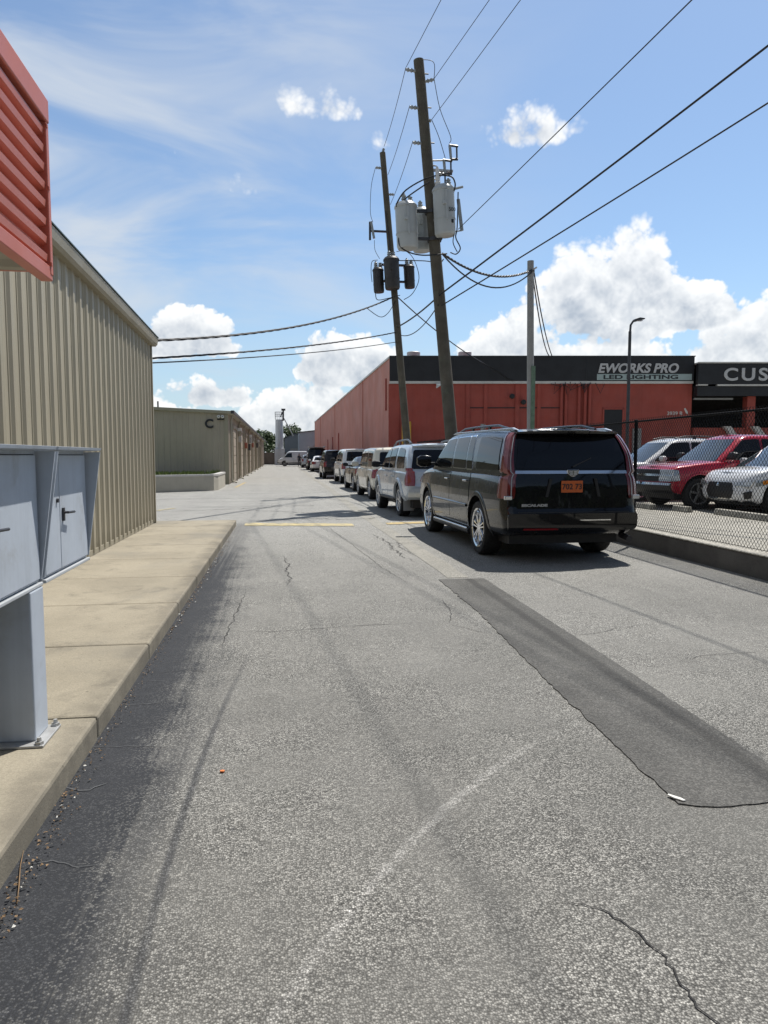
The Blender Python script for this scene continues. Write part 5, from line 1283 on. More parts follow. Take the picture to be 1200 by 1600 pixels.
    def plate(s, z, m, y=0.0, w=.31, h=.155, txt=None, front=False):
        u = s.front_u(y, z) if front else s.rear_u(y, z)
        mb = MB(); x = u - s.ro; f = 1 if front else -1
        a, b = sorted((x + f * .014, x + f * .024)); mb.box((a, y - w / 2, z - h / 2), (b, y + w / 2, z + h / 2)); o = mb.build('license_plate', m, s.root, bevel=.004)
        if txt: text(txt, 'plate_lettering', M_DARKTXT, o, frame((x + f * .027, y, z - .035), (0, -1 if not front else 1, 0), (0, 0, 1)), .105, .001, 1.0, 0, .002, 'CENTER')
        return o
    def badge(s, body, y, z, size, m, xs=1.4, off=.012):
        u = s.rear_u(max(0, y - .55), z); text(body, 'badge_lettering', m, s.root, frame((u - s.ro - off, y, z), (0, -1, 0), (0, 0, 1)), size, .003, xs, 0, .003)
    def wiper(s, y0, z0, y1, z1):
        mb = MB(); mb.tube([(s.rear_u(y0, z0) - .03 - s.ro, y0, z0), (s.rear_u(y1, z1) - .03 - s.ro, y1, z1)], [.012, .006], 6); mb.build('wiper', M_PLASTIC, s.root)
    def exhaust(s, y, z, r=.035):
        mb = MB(); mb.tube([(.25 - s.ro, y, z + .03), (.02 - s.ro, y, z)], r, 12); mb.build('exhaust', M_STEEL, s.root, smooth=50)
    def spoiler(s, w, d=.20, m=None, drop=.02):
        z = s.zroof(.5); u = interp(s.gr, .97); mb = MB()
        rows = []
        for k in range(11):
            y = -w + 2 * w * k / 10; e = .06 * (abs(y) / w) ** 3; bow = s.bow_r * (y / w) ** 2
            rows.append([(u + .20 - s.ro, y, z + .02 - e * .3), (u - d + bow + e - s.ro, y, z - drop + .008 - e * .3), (u - d + bow + e - s.ro + .01, y, z - drop - .03), (u + .05 + bow - s.ro, y, z - .10), (u + .20 - s.ro, y, z - .10)])
        mb.grid([r_ + r_[:1] for r_ in rows]); o = len(mb.v)
        mb.f.append(tuple(range(5))); mb.f.append(tuple(range(60, 65))); mb.mi += [0, 0]
        return mb.build('spoiler', m or s.pm, s.root, smooth=35)
M_RED = M_REDLENS
P_BLACK = paint('black', (.004, .004, .005), 0, .25)
P_SILVER = paint('silver', (.56, .62, .68), .15, .30)
P_CREAM = paint('cream', (.80, .76, .64))
P_CHAR = paint('charcoal', (.022, .023, .026), .2, .3)
P_WHITE = paint('white', (.84, .84, .83))
P_BROWN = paint('brown_black', (.020, .016, .014), .2, .3)
P_RED = paint('red', (.46, .010, .035), .05, .3)
P_WHITEPEARL = paint('pearl', (.86, .87, .88))
P_VAN = paint('van_white', (.70, .71, .72))
ROW = 'vehicles queued along the right side of the alley'
LOT = 'vehicles parked in the lot behind the fence'
def rear_axle(x, y, hd, W):      # from the ground contact of the outer rear left tyre
    return (x + math.cos(hd) * (W / 2 - .02), y - math.sin(hd) * (W / 2 - .02), 0)

def suv(label, pm, loc, hd, group, name='parked_suv', cat='suv', **k):
    """generic two-box body; numbers are metres from the rear bumper"""
    p = dict(L=4.8, W=1.91, ro=1.05, wb=2.79, r=.375, low=[(0, .42), (.5, .36), (1.6, .30), (3.6, .30), (4.8, .28)],
             top=[(0, 1.04), (1.5, 1.06), (3.2, 1.08), (3.7, 1.09), (4.3, 1.02), (4.65, .90), (4.8, .80)],
             gr=[(0, .12), (.5, .20), (1, .42)], gf=[(0, 3.62), (1, 2.85)], gwb=.90, gwr=.74, roof=[(0, 1.68), (.4, 1.71), (1.6, 1.74), (2.8, 1.72), (3.7, 1.66)])
    p.update(k); return Car(name, label, cat, pm, loc, hd, group, **p)

# --- the large black SUV nearest the camera
HD = R(-1.4)
e = suv('large black suv with chrome wheels and orange licence plate, nearest in the queue', P_BLACK, rear_axle(2.90, 10.32, HD, 2.045), HD, ROW,
        L=5.68, W=2.045, ro=1.20, wb=3.30, r=.405, tw=.285, rim=.74, spokes=7, pair=.085, spoke_w=.085, rim_m=M_CHROME, low=[(0, .40), (.6, .36), (1.8, .30), (4.0, .30), (5.68, .27)],
        top=[(0, 1.235), (1.5, 1.24), (3.5, 1.25), (4.35, 1.25), (5.0, 1.20), (5.45, 1.08), (5.68, .94)], gr=[(0, .10), (.5, .17), (1, .34)], gf=[(0, 4.42), (1, 3.55)], gwb=.965, gwr=.80,
        roof=[(0, 1.80), (.4, 1.83), (1.8, 1.87), (3.2, 1.865), (3.8, 1.82), (4.5, 1.72)],
        rear=[(0, .16), (.06, .04), (.14, .0), (.385, .0), (.405, .045), (.43, .06), (.8, .075), (1, .10)], crown=.03)
W1 = [(2.82, .06), (4.12, .05), (4.02, .14), (3.42, .84), (2.90, .86)]
W2 = [(1.98, .06), (2.73, .06), (2.81, .86), (2.10, .86)]
W3 = [(1.62, .06), (1.92, .06), (2.04, .86), (1.80, .86)]
for sg in (1, -1):
    e.door(2.78, 3.98, .46, W1, sg, (2.98, 1.09), .02, M_CHROME, hm=M_CHROME)
    d = e.door(1.62, 2.765, .46, W2, sg, (1.84, 1.09), .0, M_CHROME, arch=True, hm=M_CHROME)
    e.sidewin('window', W3, sg, d, trim=M_CHROME)
    e.sidewin('quarter_window', [(.36, .07), (1.42, .07), (1.50, .84), (.52, .84)], sg)
    mb = MB(); e_l = [(u, e.side_y(u, .70)) for u in [1.72 + .18 * k for k in range(13)]]
    mb.grid([[(u - e.ro, sg * (y + .008), .68) for u, y in e_l], [(u - e.ro, sg * (y + .026), .695) for u, y in e_l], [(u - e.ro, sg * (y + .024), .72) for u, y in e_l], [(u - e.ro, sg * (y + .006), .735) for u, y in e_l]]); mb.build('side_moulding', mat('black_chrome', (.12, .12, .125), .15, .9), e.root, smooth=60, fix=False)
    mb = MB(); mb.tube([(1.75 - e.ro, sg * (e.W / 2 - .03), .335), (3.95 - e.ro, sg * (e.W / 2 - .03), .325)], .020, 8); mb.tube([(1.70 - e.ro, sg * (e.W / 2 - .06), .30), (4.0 - e.ro, sg * (e.W / 2 - .06), .29)], .05, 8, 1); mb.build('running_board', [M_CHROME, M_PLASTIC], e.root, smooth=50)
e.flare(e.ro, P_BLACK, .06, .012); e.flare(e.ro + e.wb, P_BLACK, .06, .012)
e.mirror(4.10, .08, P_BLACK, (.13, .26, .22))
e.windshield(M_GLASS)
e.rearpatch('rear_window', [(-.80, 1.30), (.80, 1.30), (.71, 1.73), (-.71, 1.73)], M_GLASS, .008, rad=.05)
tg = e.rearpatch('tailgate', [(-.80, .765), (.80, .765), (.81, 1.225), (-.81, 1.225)], P_BLACK, .010, rad=.03)
e.rearpatch('chrome_strip', [(-.81, 1.235), (.81, 1.235), (.805, 1.278), (-.805, 1.278)], M_CHROME, .018, rad=.01)
# tall blade lamps up both corners
for sg in (1, -1):
    lens = [(.90, .0, .0), (.96, .02, .015), (1.10, .02, .02), (1.30, .0, .02), (1.50, -.02, .012), (1.70, -.035, .0), (1.80, -.045, -.02)]
    rows = [e.corner(z, a, b, .016, sg) for z, a, b in e.dense(lens, 22)]
    mb = MB(); mb.grid(rows); t = mb.build('tail_light', mat('dark_red_lens', (.15, .012, .014), .06, 0, .05, 20, coat=1), e.root, smooth=50, fix=False)
    bar = lambda z: 5 + (0 if z > 1.2 else 0)
    rows2 = [[Vector(r_[5]).lerp(Vector(r_[6]), .2), Vector(r_[6]), Vector(r_[7])] for r_ in [e.corner(z, a, b, .024, sg) for z, a, b in e.dense(lens, 22)]]
    mb = MB(); mb.grid(rows2); mb.build('light_bar', mat('pink_lens', (.30, .10, .11), .15, .2, .05, 20, coat=1), t, smooth=50, fix=False)
    rows3 = [[Vector(r_[8]), Vector(r_[8]).lerp(Vector(r_[9]), .3)] for r_ in [e.corner(z, a, b, .026, sg) for z, a, b in e.dense(lens, 22)]]
    mb = MB(); mb.grid(rows3); mb.build('lamp_edge', M_GALV, t, smooth=50, fix=False)
    mb = MB(); w = e.side_y(.3, .93); u = e.rear_u(w * .92, .93) - e.ro; a, b = sorted((sg * (w - .12), sg * (w - .015))); mb.box((u - .062, a, .885), (u - .01, b, .94)); mb.build('reversing_lamp', M_CLEARLENS, t, bevel=.01)
e.spoiler(.74, .17)
mb = MB(); z = e.zroof(.5); mb.box((interp(e.gr, .97) - .175 - e.ro, -.26, z - .016), (interp(e.gr, .97) - .158 - e.ro, .26, z + .0)); mb.build('brake_lamp', M_CHROME, e.root, bevel=.004)
e.plate(1.06, M_ORANGEPLATE, .02, .31, .16, '702 73')
mb = MB(); u = e.rear_u(0, 1.05) - e.ro
mb.prism([(-.40, .92), (-.34, 1.17), (-.30, 1.17), (-.36, .92)], u - .018, u - .004, 'x'); mb.prism([(.40, .92), (.34, 1.17), (.30, 1.17), (.36, .92)], u - .018, u - .004, 'x'); mb.build('plate_recess', M_PLASTIC, tg)
mb = MB(); u = e.rear_u(0, 1.25) - e.ro   # crest shaped emblem on the strip
cr = [(-.085, 1.290), (.085, 1.290), (.075, 1.235), (.03, 1.20), (0, 1.193), (-.03, 1.20), (-.075, 1.235)]
mb.prism(cr, u - .036, u - .012, 'x'); em = mb.build('emblem', M_CHROME, e.root, bevel=.004)
mb = MB()
for k, (y0, y1, z0, z1) in enumerate(((-.06, -.01, 1.250, 1.277), (.01, .06, 1.250, 1.277), (-.05, -.008, 1.217, 1.243), (.008, .05, 1.217, 1.243))): mb.box((u - .040, y0, z0), (u - .037, y1, z1))
mb.build('crest_field', M_GALV, em)
e.badge('ESCALADE', .74, .795, .044, M_GALV, 1.75, .018)
bu = e.rearpatch('bumper', [(-.93, .46), (.93, .46), (.94, .70), (-.94, .70)], P_BLACK, .022, rad=.05)
e.rearpatch('bumper_trim', [(-.52, .60), (-.08, .60), (-.06, .615), (-.52, .615)], M_CHROME, .034, bu, rad=.004)
e.rearpatch('reflector', [(.24, .475), (.72, .475), (.72, .50), (.24, .50)], M_REDLENS, .034, bu, rad=.008)
e.rearpatch('bumper_step', [(-.80, .712), (.80, .712), (.80, .720), (-.80, .720)], M_PLASTIC, .030, bu, rad=.002)
e.wiper(.0, 1.33, -.28, 1.45); e.exhaust(-.82, .33, .045)
e.rails(.8, 3.5, mat('black_rail', (.03, .03, .032), .2, .5), .66, .055, .018)
for sg in (1, -1):
    mb = MB(); mb.prism([(e.zroof(.6) + .0, 0)] * 0 or [(.35 - e.ro, 1.835), (.55 - e.ro, 1.875), (3.45 - e.ro, 1.895), (3.75 - e.ro, 1.86), (3.4 - e.ro, 1.85), (.5 - e.ro, 1.825)], *sorted((sg * .665, sg * .715)), 'y'); mb.build('roof_moulding', M_ALU, e.root, bevel=.012)
mb = MB()
for sg in (1, -1): pass
hl = []
for sg in (1, -1):
    mb = MB(); patch(mb, fillet([(5.12, .93), (5.50, .95), (5.46, 1.05), (5.14, 1.08)], .03), e.S(sg), .006, .02); mb.build('headlight', M_CLEARLENS, e.root, smooth=30, fix=False)

# --- silver SUV second in line
HD = R(-2.6)
c = suv('silver suv with roof rails and grey alloy wheels, right in front of the black suv', P_SILVER, rear_axle(2.83, 17.22, HD, 1.90), HD, ROW, W=1.90, spokes=6, pair=.05, spoke_w=.10, r=.385, tw=.265,
        low=[(0, .46), (.5, .42), (1.5, .36), (3.6, .36), (4.8, .34)], roof=[(0, 1.70), (.4, 1.74), (1.6, 1.775), (2.8, 1.74), (3.7, 1.66)],
        top=[(0, 1.12), (1.5, 1.13), (3.2, 1.14), (3.7, 1.15), (4.3, 1.06), (4.65, .95), (4.8, .85)], gr=[(0, .14), (.5, .24), (1, .46)])
for sg in (1, -1):
    c.door(2.36, 3.36, .48, [(2.42, .06), (3.40, .05), (3.32, .16), (2.80, .86), (2.44, .86)], sg, (2.56, .96), .0, arch=False)
    c.door(1.50, 2.34, .48, [(1.62, .06), (2.33, .06), (2.37, .86), (1.72, .86)], sg, (1.68, .96), .0, arch=True)
    c.sidewin('quarter_window', [(.52, .08), (1.40, .06), (1.50, .86), (.80, .82)], sg, rad=.12)
    mb = MB(); mb.tube([(1.6 - c.ro, sg * (c.W / 2 - .06), .40), (3.4 - c.ro, sg * (c.W / 2 - .06), .39)], .05, 8); mb.build('running_board', M_PLASTIC, c.root, smooth=50)
    mb = MB(); a, b = sorted((sg * (c.W / 2 - .30), sg * (c.W / 2 - .05))); mb.box((-c.r - .09, a, .16), (-c.r - .075, b, .50)); mb.build('mud_flap', mat('grey_flap', (.30, .31, .32), .5), c.root, bevel=.006)
c.flare(c.ro, P_SILVER, .09, .03); c.flare(c.ro + c.wb, P_SILVER, .09, .03)
c.mirror(3.32, .05, M_PLASTIC, (.12, .22, .18)); c.windshield(M_GLASS)
c.rearpatch('rear_window', [(-.80, 1.17), (.80, 1.17), (.70, 1.62), (-.70, 1.62)], M_GLASS, .008, rad=.06)
c.spoiler(.70, .12)
c.taillight([(.78, -.01, .02), (.88, .03, .04), (1.0, .02, .04), (1.10, -.02, .02), (1.19, -.06, -.02)])
c.rearpatch('bumper', [(-.90, .48), (.90, .48), (.91, .72), (-.91, .72)], P_SILVER, .035, rad=.06)
c.rearpatch('tailgate', [(-.70, .74), (.70, .74), (.71, 1.10), (-.71, 1.10)], P_SILVER, .006, rad=.05)
c.plate(.88, M_WHITEPLATE, 0); c.rails(1.0, 3.0, mat('rail_grey', (.16, .17, .18), .35, .6), .62, .085, .022)
c.rearpatch('chrome_strip', [(-.28, .985), (.28, .985), (.28, 1.02), (-.28, 1.02)], M_CHROME, .014, rad=.01)

# --- cream boxy SUV third in line
HD = R(-2.0)
c = suv('cream white boxy suv between the silver suv and the grey coupe', P_CREAM, rear_axle(2.93, 24.0, HD, 1.90), HD, ROW, L=4.55, W=1.90, ro=.90, wb=2.70, r=.36, spokes=5,
        low=[(0, .40), (1.5, .30), (4.55, .28)], top=[(0, 1.05), (2.4, 1.06), (3.3, 1.07), (4.1, 1.02), (4.45, .92), (4.55, .80)], gr=[(0, .10), (1, .24)], gf=[(0, 3.35), (1, 2.85)], gwb=.90, gwr=.80,
        roof=[(0, 1.72), (1.5, 1.76), (2.8, 1.74), (3.5, 1.68)])
for sg in (1, -1):
    c.door(2.15, 3.10, .44, [(2.2, .06), (3.16, .06), (2.78, .84), (2.2, .84)], sg, (2.35, .95))
    c.door(1.40, 2.13, .44, [(1.45, .06), (2.12, .06), (2.12, .84), (1.45, .84)], sg, (1.55, .95), arch=True)
    c.sidewin('quarter_window', [(.42, .08), (1.34, .06), (1.34, .84), (.50, .84)], sg)
c.flare(c.ro, P_CREAM, .05); c.flare(c.ro + c.wb, P_CREAM, .05); c.mirror(3.08, .05, P_CREAM, (.12, .24, .17)); c.windshield(M_GLASS)
c.rearpatch('rear_window', [(-.70, 1.13), (.70, 1.13), (.66, 1.60), (-.66, 1.60)], M_GLASS, rad=.06); c.taillight([(.74, -.02, .0), (.8, .0, .02), (1.0, .0, .02), (1.04, -.02, .0)])
c.rearpatch('bumper', [(-.90, .42), (.90, .42), (.9, .62), (-.9, .62)], P_CREAM, .02, rad=.05); c.plate(.85, M_WHITEPLATE)

# --- grey coupe fourth in line
HD = R(-1.5)
c = suv('dark grey coupe with red tail lights in the vehicle queue', P_CHAR, rear_axle(2.96, 29.9, HD, 1.90), HD, ROW, 'parked_car', 'car', L=4.85, W=1.90, ro=1.05, wb=2.85, r=.35, spokes=5,
        low=[(0, .36), (1.6, .24), (4.85, .22)], top=[(0, 1.00), (.9, 1.02), (2.0, .99), (3.3, .98), (4.2, .88), (4.7, .76), (4.85, .66)], gr=[(0, .85), (.6, 1.35), (1, 1.85)], gf=[(0, 3.45), (1, 2.55)],
        gwb=.82, gwr=.60, roof=[(.8, 1.36), (1.8, 1.43), (2.4, 1.44), (3.4, 1.38)], rear=[(0, .16), (.1, .03), (.3, 0), (.6, .02), (.9, .03), (1, .06)])
for sg in (1, -1):
    c.door(2.0, 3.25, .38, [(2.05, .08), (3.15, .08), (2.5, .84), (2.1, .86)], sg, (2.2, .82))
    c.sidewin('quarter_window', [(1.35, .12), (1.95, .08), (2.0, .86), (1.85, .82)], sg)
c.flare(c.ro, P_CHAR, .04, .01); c.flare(c.ro + c.wb, P_CHAR, .04, .01); c.mirror(3.05, .05, P_CHAR); c.windshield(M_GLASS); c.backlight(.08, .9, .10, M_GLASSLITE)
c.taillight([(.74, .06, .34), (.80, .08, .40), (.90, .08, .40), (.95, .05, .34)]); c.plate(.62, M_WHITEPLATE); c.rearpatch('bumper', [(-.9, .36), (.9, .36), (.91, .60), (-.91, .60)], P_CHAR, .012, rad=.05)

def plain_suv(label, pm, x, y, hd, group, W=2.0, L=5.1, H=0.0, lens=None, plate=True, wheels=M_ALU, name='parked_suv', cat='suv', **k):
    c = suv(label, pm, rear_axle(x, y, hd, W), hd, group, name, cat, L=L, W=W, ro=1.1, wb=2.95, r=.39, rim_m=wheels, low=[(0, .42), (1.6, .32), (L, .3)],
            top=[(0, 1.12), (1.5, 1.13), (L - 1.5, 1.15), (L - 1.1, 1.16), (L - .5, 1.08), (L - .15, .96), (L, .85)], gr=[(0, .10), (.5, .17), (1, .34)], gf=[(0, L - 1.35), (1, L - 2.1)], gwb=W / 2 - .055, gwr=W / 2 - .2,
            roof=[(0, 1.78 + H), (.4, 1.81 + H), (1.8, 1.85 + H), (L - 2.0, 1.82 + H), (L - 1.2, 1.72 + H)], **k)
    for sg in (1, -1):
        c.door(2.55, L - 1.6, .46, [(2.6, .06), (L - 1.62, .05), (L - 2.2, .84), (2.62, .85)], sg, (2.75, .98))
        c.door(1.55, 2.53, .46, [(1.66, .06), (2.52, .06), (2.54, .85), (1.72, .85)], sg, (1.72, .98), arch=True)
        c.sidewin('quarter_window', [(.45, .07), (1.5, .06), (1.56, .84), (.60, .84)], sg)
    c.flare(c.ro, pm, .05, .012); c.flare(c.ro + c.wb, pm, .05, .012); c.mirror(L - 1.68, .06, M_PLASTIC); c.windshield(M_GLASS)
    w = c.gw(.5) - .15; c.rearpatch('rear_window', [(-w, 1.20), (w, 1.20), (w - .08, 1.69 + H), (-w + .08, 1.69 + H)], M_GLASS, rad=.06)
    c.taillight([(.78, -.02, .0), (.84, .01, .02), (1.06, .01, .02), (1.12, -.02, .0)], lens=lens); c.spoiler(W / 2 - .28, .12)
    c.rearpatch('bumper', [(-.9, .45), (.9, .45), (.9, .66), (-.9, .66)], pm, .02, rad=.05)
    if plate: c.plate(.9, M_WHITEPLATE)
    return c
plain_suv('large white suv with tinted rear glass ahead of the grey coupe', P_WHITE, 3.10, 38.2, R(-1.5), ROW)
plain_suv('dark brown suv ahead of the large white suv', P_BROWN, 2.62, 46.2, R(-.8), ROW, 1.98, 4.9, wheels=M_CHROME)
# white saloon further on
HD = R(0)
c = suv('small white sedan just beyond the dark brown suv', P_WHITE, rear_axle(2.72, 66.0, HD, 1.82), HD, ROW, 'parked_car', 'car', L=4.6, W=1.82, ro=1.0, wb=2.7, r=.33,
        low=[(0, .34), (1.6, .22), (4.6, .22)], top=[(0, 1.0), (.8, 1.02), (2.0, .96), (3.2, .96), (4.1, .86), (4.5, .74), (4.6, .64)], gr=[(0, .55), (.6, 1.0), (1, 1.5)], gf=[(0, 3.35), (1, 2.5)], gwb=.80, gwr=.60,
        roof=[(.6, 1.38), (1.8, 1.45), (2.4, 1.45), (3.4, 1.38)], rear=[(0, .16), (.1, .03), (.3, 0), (.6, .02), (.9, .03), (1, .06)])
for sg in (1, -1):
    c.door(2.1, 3.1, .36, [(2.15, .08), (3.05, .08), (2.5, .84), (2.17, .86)], sg, None); c.door(1.35, 2.08, .36, [(1.4, .1), (2.08, .08), (2.1, .86), (1.7, .84)], sg, None, arch=True)
c.mirror(2.95, .05, P_WHITE); c.windshield(M_GLASS); c.backlight(); c.taillight([(.70, .1, .2), (.95, .1, .2)]); c.plate(.7, M_WHITEPLATE)
# tall dark truck with a pale roof rack, and the silver hatchback before it
t = plain_suv('tall dark truck with a pale roof rack far along the queue', paint('truck_black', (.008, .008, .009)), 2.62, 74.5, 0, ROW, 2.05, 5.6, .42, name='parked_truck', cat='truck')
mb = MB(); mb.box((-.9, -.85, 2.32), (2.4, .85, 2.38)); mb.box((-.9, -.85, 2.385), (2.4, -.78, 2.47)); mb.box((-.9, .78, 2.385), (2.4, .85, 2.47)); mb.build('roof_rack', M_GALV, t.root)
plain_suv('silver hatchback farthest along the vehicle queue', P_SILVER, 2.45, 88.0, 0, ROW, 1.8, 4.6, -.25, name='parked_car', cat='car')

# --- white cargo van across the end of the alley
def cargo_van(label, loc, hd):
    c = suv(label, P_VAN, loc, hd, 'vehicles at the alley end', 'cargo_van', 'van', L=5.6, W=2.0, ro=1.15, wb=3.43, r=.37, low=[(0, .42), (5.6, .34)], spokes=8, rim_m=M_GALV,
            top=[(0, 1.16), (3.9, 1.18), (4.75, 1.18), (5.3, 1.06), (5.6, .92)], gr=[(0, .06), (1, .12)], gf=[(0, 4.95), (1, 4.1)], gwb=.95, gwr=.80, roof=[(0, 2.08), (3.5, 2.1), (4.2, 2.06), (5.0, 1.95)], rcf=.26)
    for sg in (1, -1):
        c.door(3.35, 4.45, .46, [(3.55, .06), (4.66, .06), (4.2, .72), (3.6, .74)], sg, (3.55, 1.05), arch=False)
        mb = MB(); patch(mb, [(.2, .50), (5.4, .46), (5.4, .53), (.2, .57)], c.S(sg), .012, .02); mb.build('side_moulding', M_PLASTIC, c.root, fix=False)
    c.flare(c.ro, P_VAN, .04, .008); c.flare(c.ro + c.wb, P_VAN, .04, .008)
    c.mirror(4.5, .1, M_PLASTIC); c.windshield(M_GLASS)
    c.frontpatch('grille', [(-.55, .66), (.55, .66), (.55, .88), (-.55, .88)], M_PLASTIC); c.frontpatch('bumper', [(-.9, .40), (.9, .40), (.9, .58), (-.9, .58)], M_PLASTIC, .03)
    for sg in (1, -1): c.frontpatch('headlight', [(sg * .6, .68), (sg * .86, .68), (sg * .86, .88), (sg * .6, .88)], M_CLEARLENS, .012)
    c.taillight([(.8, .05, .05), (1.2, .05, .05)])
cargo_van('white cargo van standing across the end of the alley', (3.85, 100.6, 0), R(-90))

# --- lot: white SUV, red pickup, white crossover, noses towards the fence
ZL = .27
def lot_front(c, z0, z1): pass
c = suv('white suv behind the red pickup in the lot', P_WHITE, (12.15, 18.55, ZL), R(-90), LOT, L=4.7, W=1.85, ro=.98, wb=2.75, r=.355, spokes=5, low=[(0, .36), (4.7, .24)],
        top=[(0, 1.0), (3.0, 1.02), (3.55, 1.03), (4.2, .94), (4.6, .80), (4.7, .70)], gr=[(0, .14), (1, .55)], gf=[(0, 3.70), (1, 2.75)], gwb=.86, gwr=.68, roof=[(0, 1.55), (.5, 1.60), (1.8, 1.665), (2.7, 1.65), (3.7, 1.55)])
for sg in (1, -1):
    c.door(2.2, 3.2, .40, [(2.26, .07), (3.34, .06), (2.75, .86), (2.28, .86)], sg, (2.4, .90), hm=M_CHROME); c.door(1.4, 2.18, .40, [(1.45, .08), (2.2, .07), (2.22, .86), (1.62, .86)], sg, (1.5, .90), arch=True, hm=M_CHROME)
    c.sidewin('quarter_window', [(.75, .14), (1.38, .08), (1.55, .86), (1.05, .8)], sg); c.frontpatch('headlight', [(sg * .48, .66), (sg * .80, .68), (sg * .78, .80), (sg * .48, .76)], M_CLEARLENS, .012)
c.flare(c.ro, P_WHITE, .04, .01); c.flare(c.ro + c.wb, P_WHITE, .04, .01); c.mirror(3.12, .05, P_WHITE, (.12, .2, .14)); c.windshield(); c.rails(.9, 2.6, M_STEEL, .58, .05)
c.frontpatch('grille', [(-.42, .58), (.42, .58), (.45, .76), (-.45, .76)], M_PLASTIC); c.frontpatch('bumper_intake', [(-.6, .32), (.6, .32), (.55, .44), (-.55, .44)], M_PLASTIC); c.taillight([(.75, .1, .1), (1.0, .1, .1)])

W_ = 1.76
c = suv('red pickup truck with a chrome front bar behind the fence', P_RED, (12.50, 15.88, ZL), R(-93), LOT, 'pickup_truck', 'pickup', L=5.25, W=W_, ro=1.18, wb=3.20, r=.352, spokes=5, spoke_w=.2, rim_m=M_CONDUIT, low=[(0, .50), (1.8, .40), (5.25, .36)],
        top=[(0, 1.06), (1.7, 1.06), (3.3, 1.07), (3.75, 1.08), (4.6, 1.00), (5.05, .93), (5.25, .86)], gr=[(0, 1.72), (1, 1.82)], gf=[(0, 4.02), (1, 3.25)], gwb=.81, gwr=.64, roof=[(1.6, 1.64), (2.4, 1.69), (3.1, 1.68), (4.0, 1.60)], rcf=.22,
        front=[(0, .10), (.1, .02), (.3, 0), (.5, .03), (.9, .06), (1, .16)], bow_f=.12)
for sg in (1, -1):
    c.door(2.72, 3.62, .50, [(2.76, .07), (3.72, .06), (3.22, .84), (2.80, .85)], sg, (2.92, .93), hm=M_CHROME); c.door(1.86, 2.70, .50, [(1.95, .07), (2.70, .07), (2.72, .85), (2.0, .85)], sg, (2.02, .93), arch=True, hm=M_CHROME)
    h = c.frontpatch('headlight', [(sg * .50, .63), (sg * .86, .63), (sg * .86, .90), (sg * .50, .90)], M_CLEARLENS, .012, rad=.02)
    mb = MB(); patch(mb, fillet([(4.86, .64), (5.06, .63), (5.06, .90), (4.90, .89)], .02), c.S(sg), .006, .02); mb.build('turn_signal', M_CLEARLENS, h, fix=False)
    c.frontpatch('lamp_bar', [(sg * .50, .755), (sg * .87, .755), (sg * .87, .785), (sg * .50, .785)], M_CHROME, .02, h, rad=.004)
c.flare(c.ro, P_RED, .05, .016); c.flare(c.ro + c.wb, P_RED, .05, .016); c.mirror(3.58, .08, M_PLASTIC, (.12, .22, .17)); c.windshield()
c.frontpatch('grille', [(-.48, .63), (.48, .63), (.48, .90), (-.48, .90)], M_PLASTIC, .010, rad=.02)
c.frontpatch('chrome_bar', [(-.49, .745), (.49, .745), (.49, .795), (-.49, .795)], M_CHROME, .026, rad=.006)
b = c.frontpatch('bumper', [(-.87, .34), (.87, .34), (.87, .60), (-.87, .60)], M_PLASTIC, .035, rad=.05); c.frontpatch('bumper_chrome', [(-.88, .545), (.88, .545), (.88, .60), (-.88, .60)], M_CHROME, .05, b, rad=.01)
c.taillight([(.75, .1, .1), (1.0, .1, .1)])

c = suv('white crossover with a large dark grille right of the red pickup', P_WHITEPEARL, (12.62, 13.98, ZL), R(-92), LOT, 'parked_crossover', 'car', L=4.35, W=1.79, ro=.86, wb=2.67, r=.345, spokes=5, low=[(0, .34), (4.35, .22)],
        top=[(0, .98), (2.8, .97), (3.35, .96), (3.9, .90), (4.2, .82), (4.35, .72)], gr=[(0, .14), (1, .62)], gf=[(0, 3.55), (1, 2.55)], gwb=.82, gwr=.62, roof=[(0, 1.5), (.6, 1.58), (1.7, 1.62), (2.5, 1.60), (3.5, 1.5)],
        front=[(0, .16), (.12, .03), (.35, 0), (.6, .01), (.85, .06), (1, .16)])
for sg in (1, -1):
    c.door(2.05, 3.0, .38, [(2.1, .07), (3.12, .06), (2.55, .86), (2.12, .86)], sg, (2.25, .86)); c.door(1.25, 2.03, .38, [(1.35, .08), (2.05, .07), (2.07, .86), (1.5, .86)], sg, (1.4, .86), arch=True)
    c.sidewin('quarter_window', [(.7, .14), (1.28, .08), (1.44, .86), (1.0, .78)], sg)
    h = c.frontpatch('headlight', [(sg * .45, .58), (sg * .80, .57), (sg * .86, .71), (sg * .46, .66)], M_CLEARLENS, .012, rad=.02)
    mb = MB(); patch(mb, fillet([(3.80, .63), (4.10, .58), (4.08, .71), (3.76, .76)], .03), c.S(sg), .008, .02); mb.build('headlight_wrap', M_CLEARLENS, h, fix=False)
    mb = MB(); patch(mb, fillet([(3.84, .64), (3.96, .62), (3.96, .71), (3.84, .73)], .02), c.S(sg), .013, .02); mb.build('turn_signal', M_AMBER, h, fix=False)
    c.frontpatch('fog_light_housing', [(sg * .60, .32), (sg * .80, .34), (sg * .84, .50), (sg * .66, .46)], M_PLASTIC, .008, rad=.03)
c.flare(c.ro, P_WHITEPEARL, .04, .012); c.flare(c.ro + c.wb, P_WHITEPEARL, .04, .012); c.mirror(2.95, .05, P_WHITEPEARL); c.windshield()
g_ = c.frontpatch('grille', [(-.38, .33), (.38, .33), (.44, .47), (.36, .66), (-.36, .66), (-.44, .47)], M_PLASTIC, .010, rad=.03)
c.frontpatch('grille_surround', [(-.43, .305), (.43, .305), (.40, .33), (-.40, .33)], M_CHROME, .014, g_, rad=.006)
c.frontpatch('emblem', [(-.05, .58), (.05, .58), (0, .65)], M_CHROME, .022, g_, rad=.004)
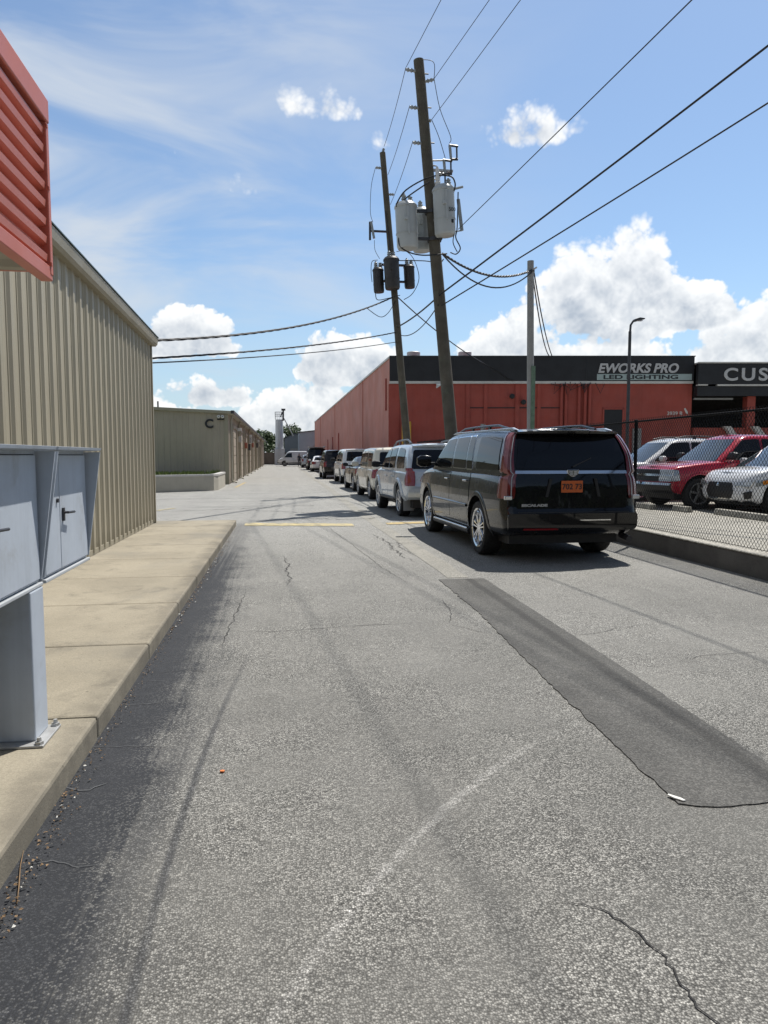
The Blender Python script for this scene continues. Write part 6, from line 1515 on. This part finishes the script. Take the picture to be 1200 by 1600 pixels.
c.frontpatch('lower_bumper', [(-.8, .20), (.8, .20), (.8, .29), (-.8, .29)], M_PLASTIC, .012, rad=.03); c.taillight([(.75, .1, .1), (1.0, .1, .1)])

# ---------------------------------------------------------------- person by the van
def person(loc, rz):
    t = thing('person', 'standing person in dark shirt and trousers beside the white van', 'person', loc, rz)
    V = [(0, 0, .95), (0, 0, 1.18), (0, 0, 1.42), (0, -.01, 1.52), (0, -.02, 1.60), (0, -.02, 1.70), (.17, 0, 1.42), (.24, -.02, 1.16), (.24, -.10, .93), (-.17, 0, 1.42), (-.24, .02, 1.16), (-.25, -.06, .93),
         (.10, 0, .90), (.11, -.03, .50), (.12, .02, .09), (.12, -.15, .05), (-.10, 0, .90), (-.12, .02, .50), (-.13, .05, .09), (-.14, -.12, .05), (.24, -.13, .84), (-.25, -.09, .84)]
    E = [(0, 1), (1, 2), (2, 3), (3, 4), (4, 5), (2, 6), (6, 7), (7, 8), (8, 20), (2, 9), (9, 10), (10, 11), (11, 21), (0, 12), (12, 13), (13, 14), (14, 15), (0, 16), (16, 17), (17, 18), (18, 19)]
    rad = [.15, .13, .15, .06, .085, .09, .07, .05, .038, .07, .05, .038, .10, .075, .05, .045, .10, .075, .05, .045, .03, .03]
    me = bpy.data.meshes.new('body'); me.from_pydata(V, E, []); o = bpy.data.objects.new('body', me); COL.objects.link(o)
    sk = o.modifiers.new('skin', 'SKIN'); o.modifiers.new('sub', 'SUBSURF').render_levels = 2
    if not me.skin_vertices: me.attributes.new('skin', 'FLOAT', 'POINT') if False else None
    bm = bmesh.new(); bm.from_mesh(me); lay = bm.verts.layers.skin.verify()
    for v, r_ in zip(bm.verts, rad): v[lay].radius = (r_, r_ * .8)
    bm.verts.ensure_lookup_table(); bm.verts[0][lay].use_root = True
    bm.to_mesh(me); bm.free()
    o.modifiers['sub'].levels = 2
    dg = bpy.context.evaluated_depsgraph_get(); m2 = bpy.data.meshes.new_from_object(o.evaluated_get(dg)); bpy.data.objects.remove(o)
    m2.materials.clear()
    for m in (M_SKIN, M_SHIRT, M_TROUSER): m2.materials.append(m)
    for p in m2.polygons:
        z = p.center.z; p.material_index = 2 if z < .98 else (0 if z > 1.50 or (abs(p.center.x) > .19 and z < 1.2) else 1); p.use_smooth = True
    link('body', m2, t)
    mb = MB(); mb.lathe([(.0, 1.80), (.06, 1.79), (.095, 1.74), (.10, 1.69), (.09, 1.66)], 14, 'z', (0, .0, 0)); mb.build('hair', M_SHIRT, t, smooth=60)
person((2.36, 97.2, 0), R(200))
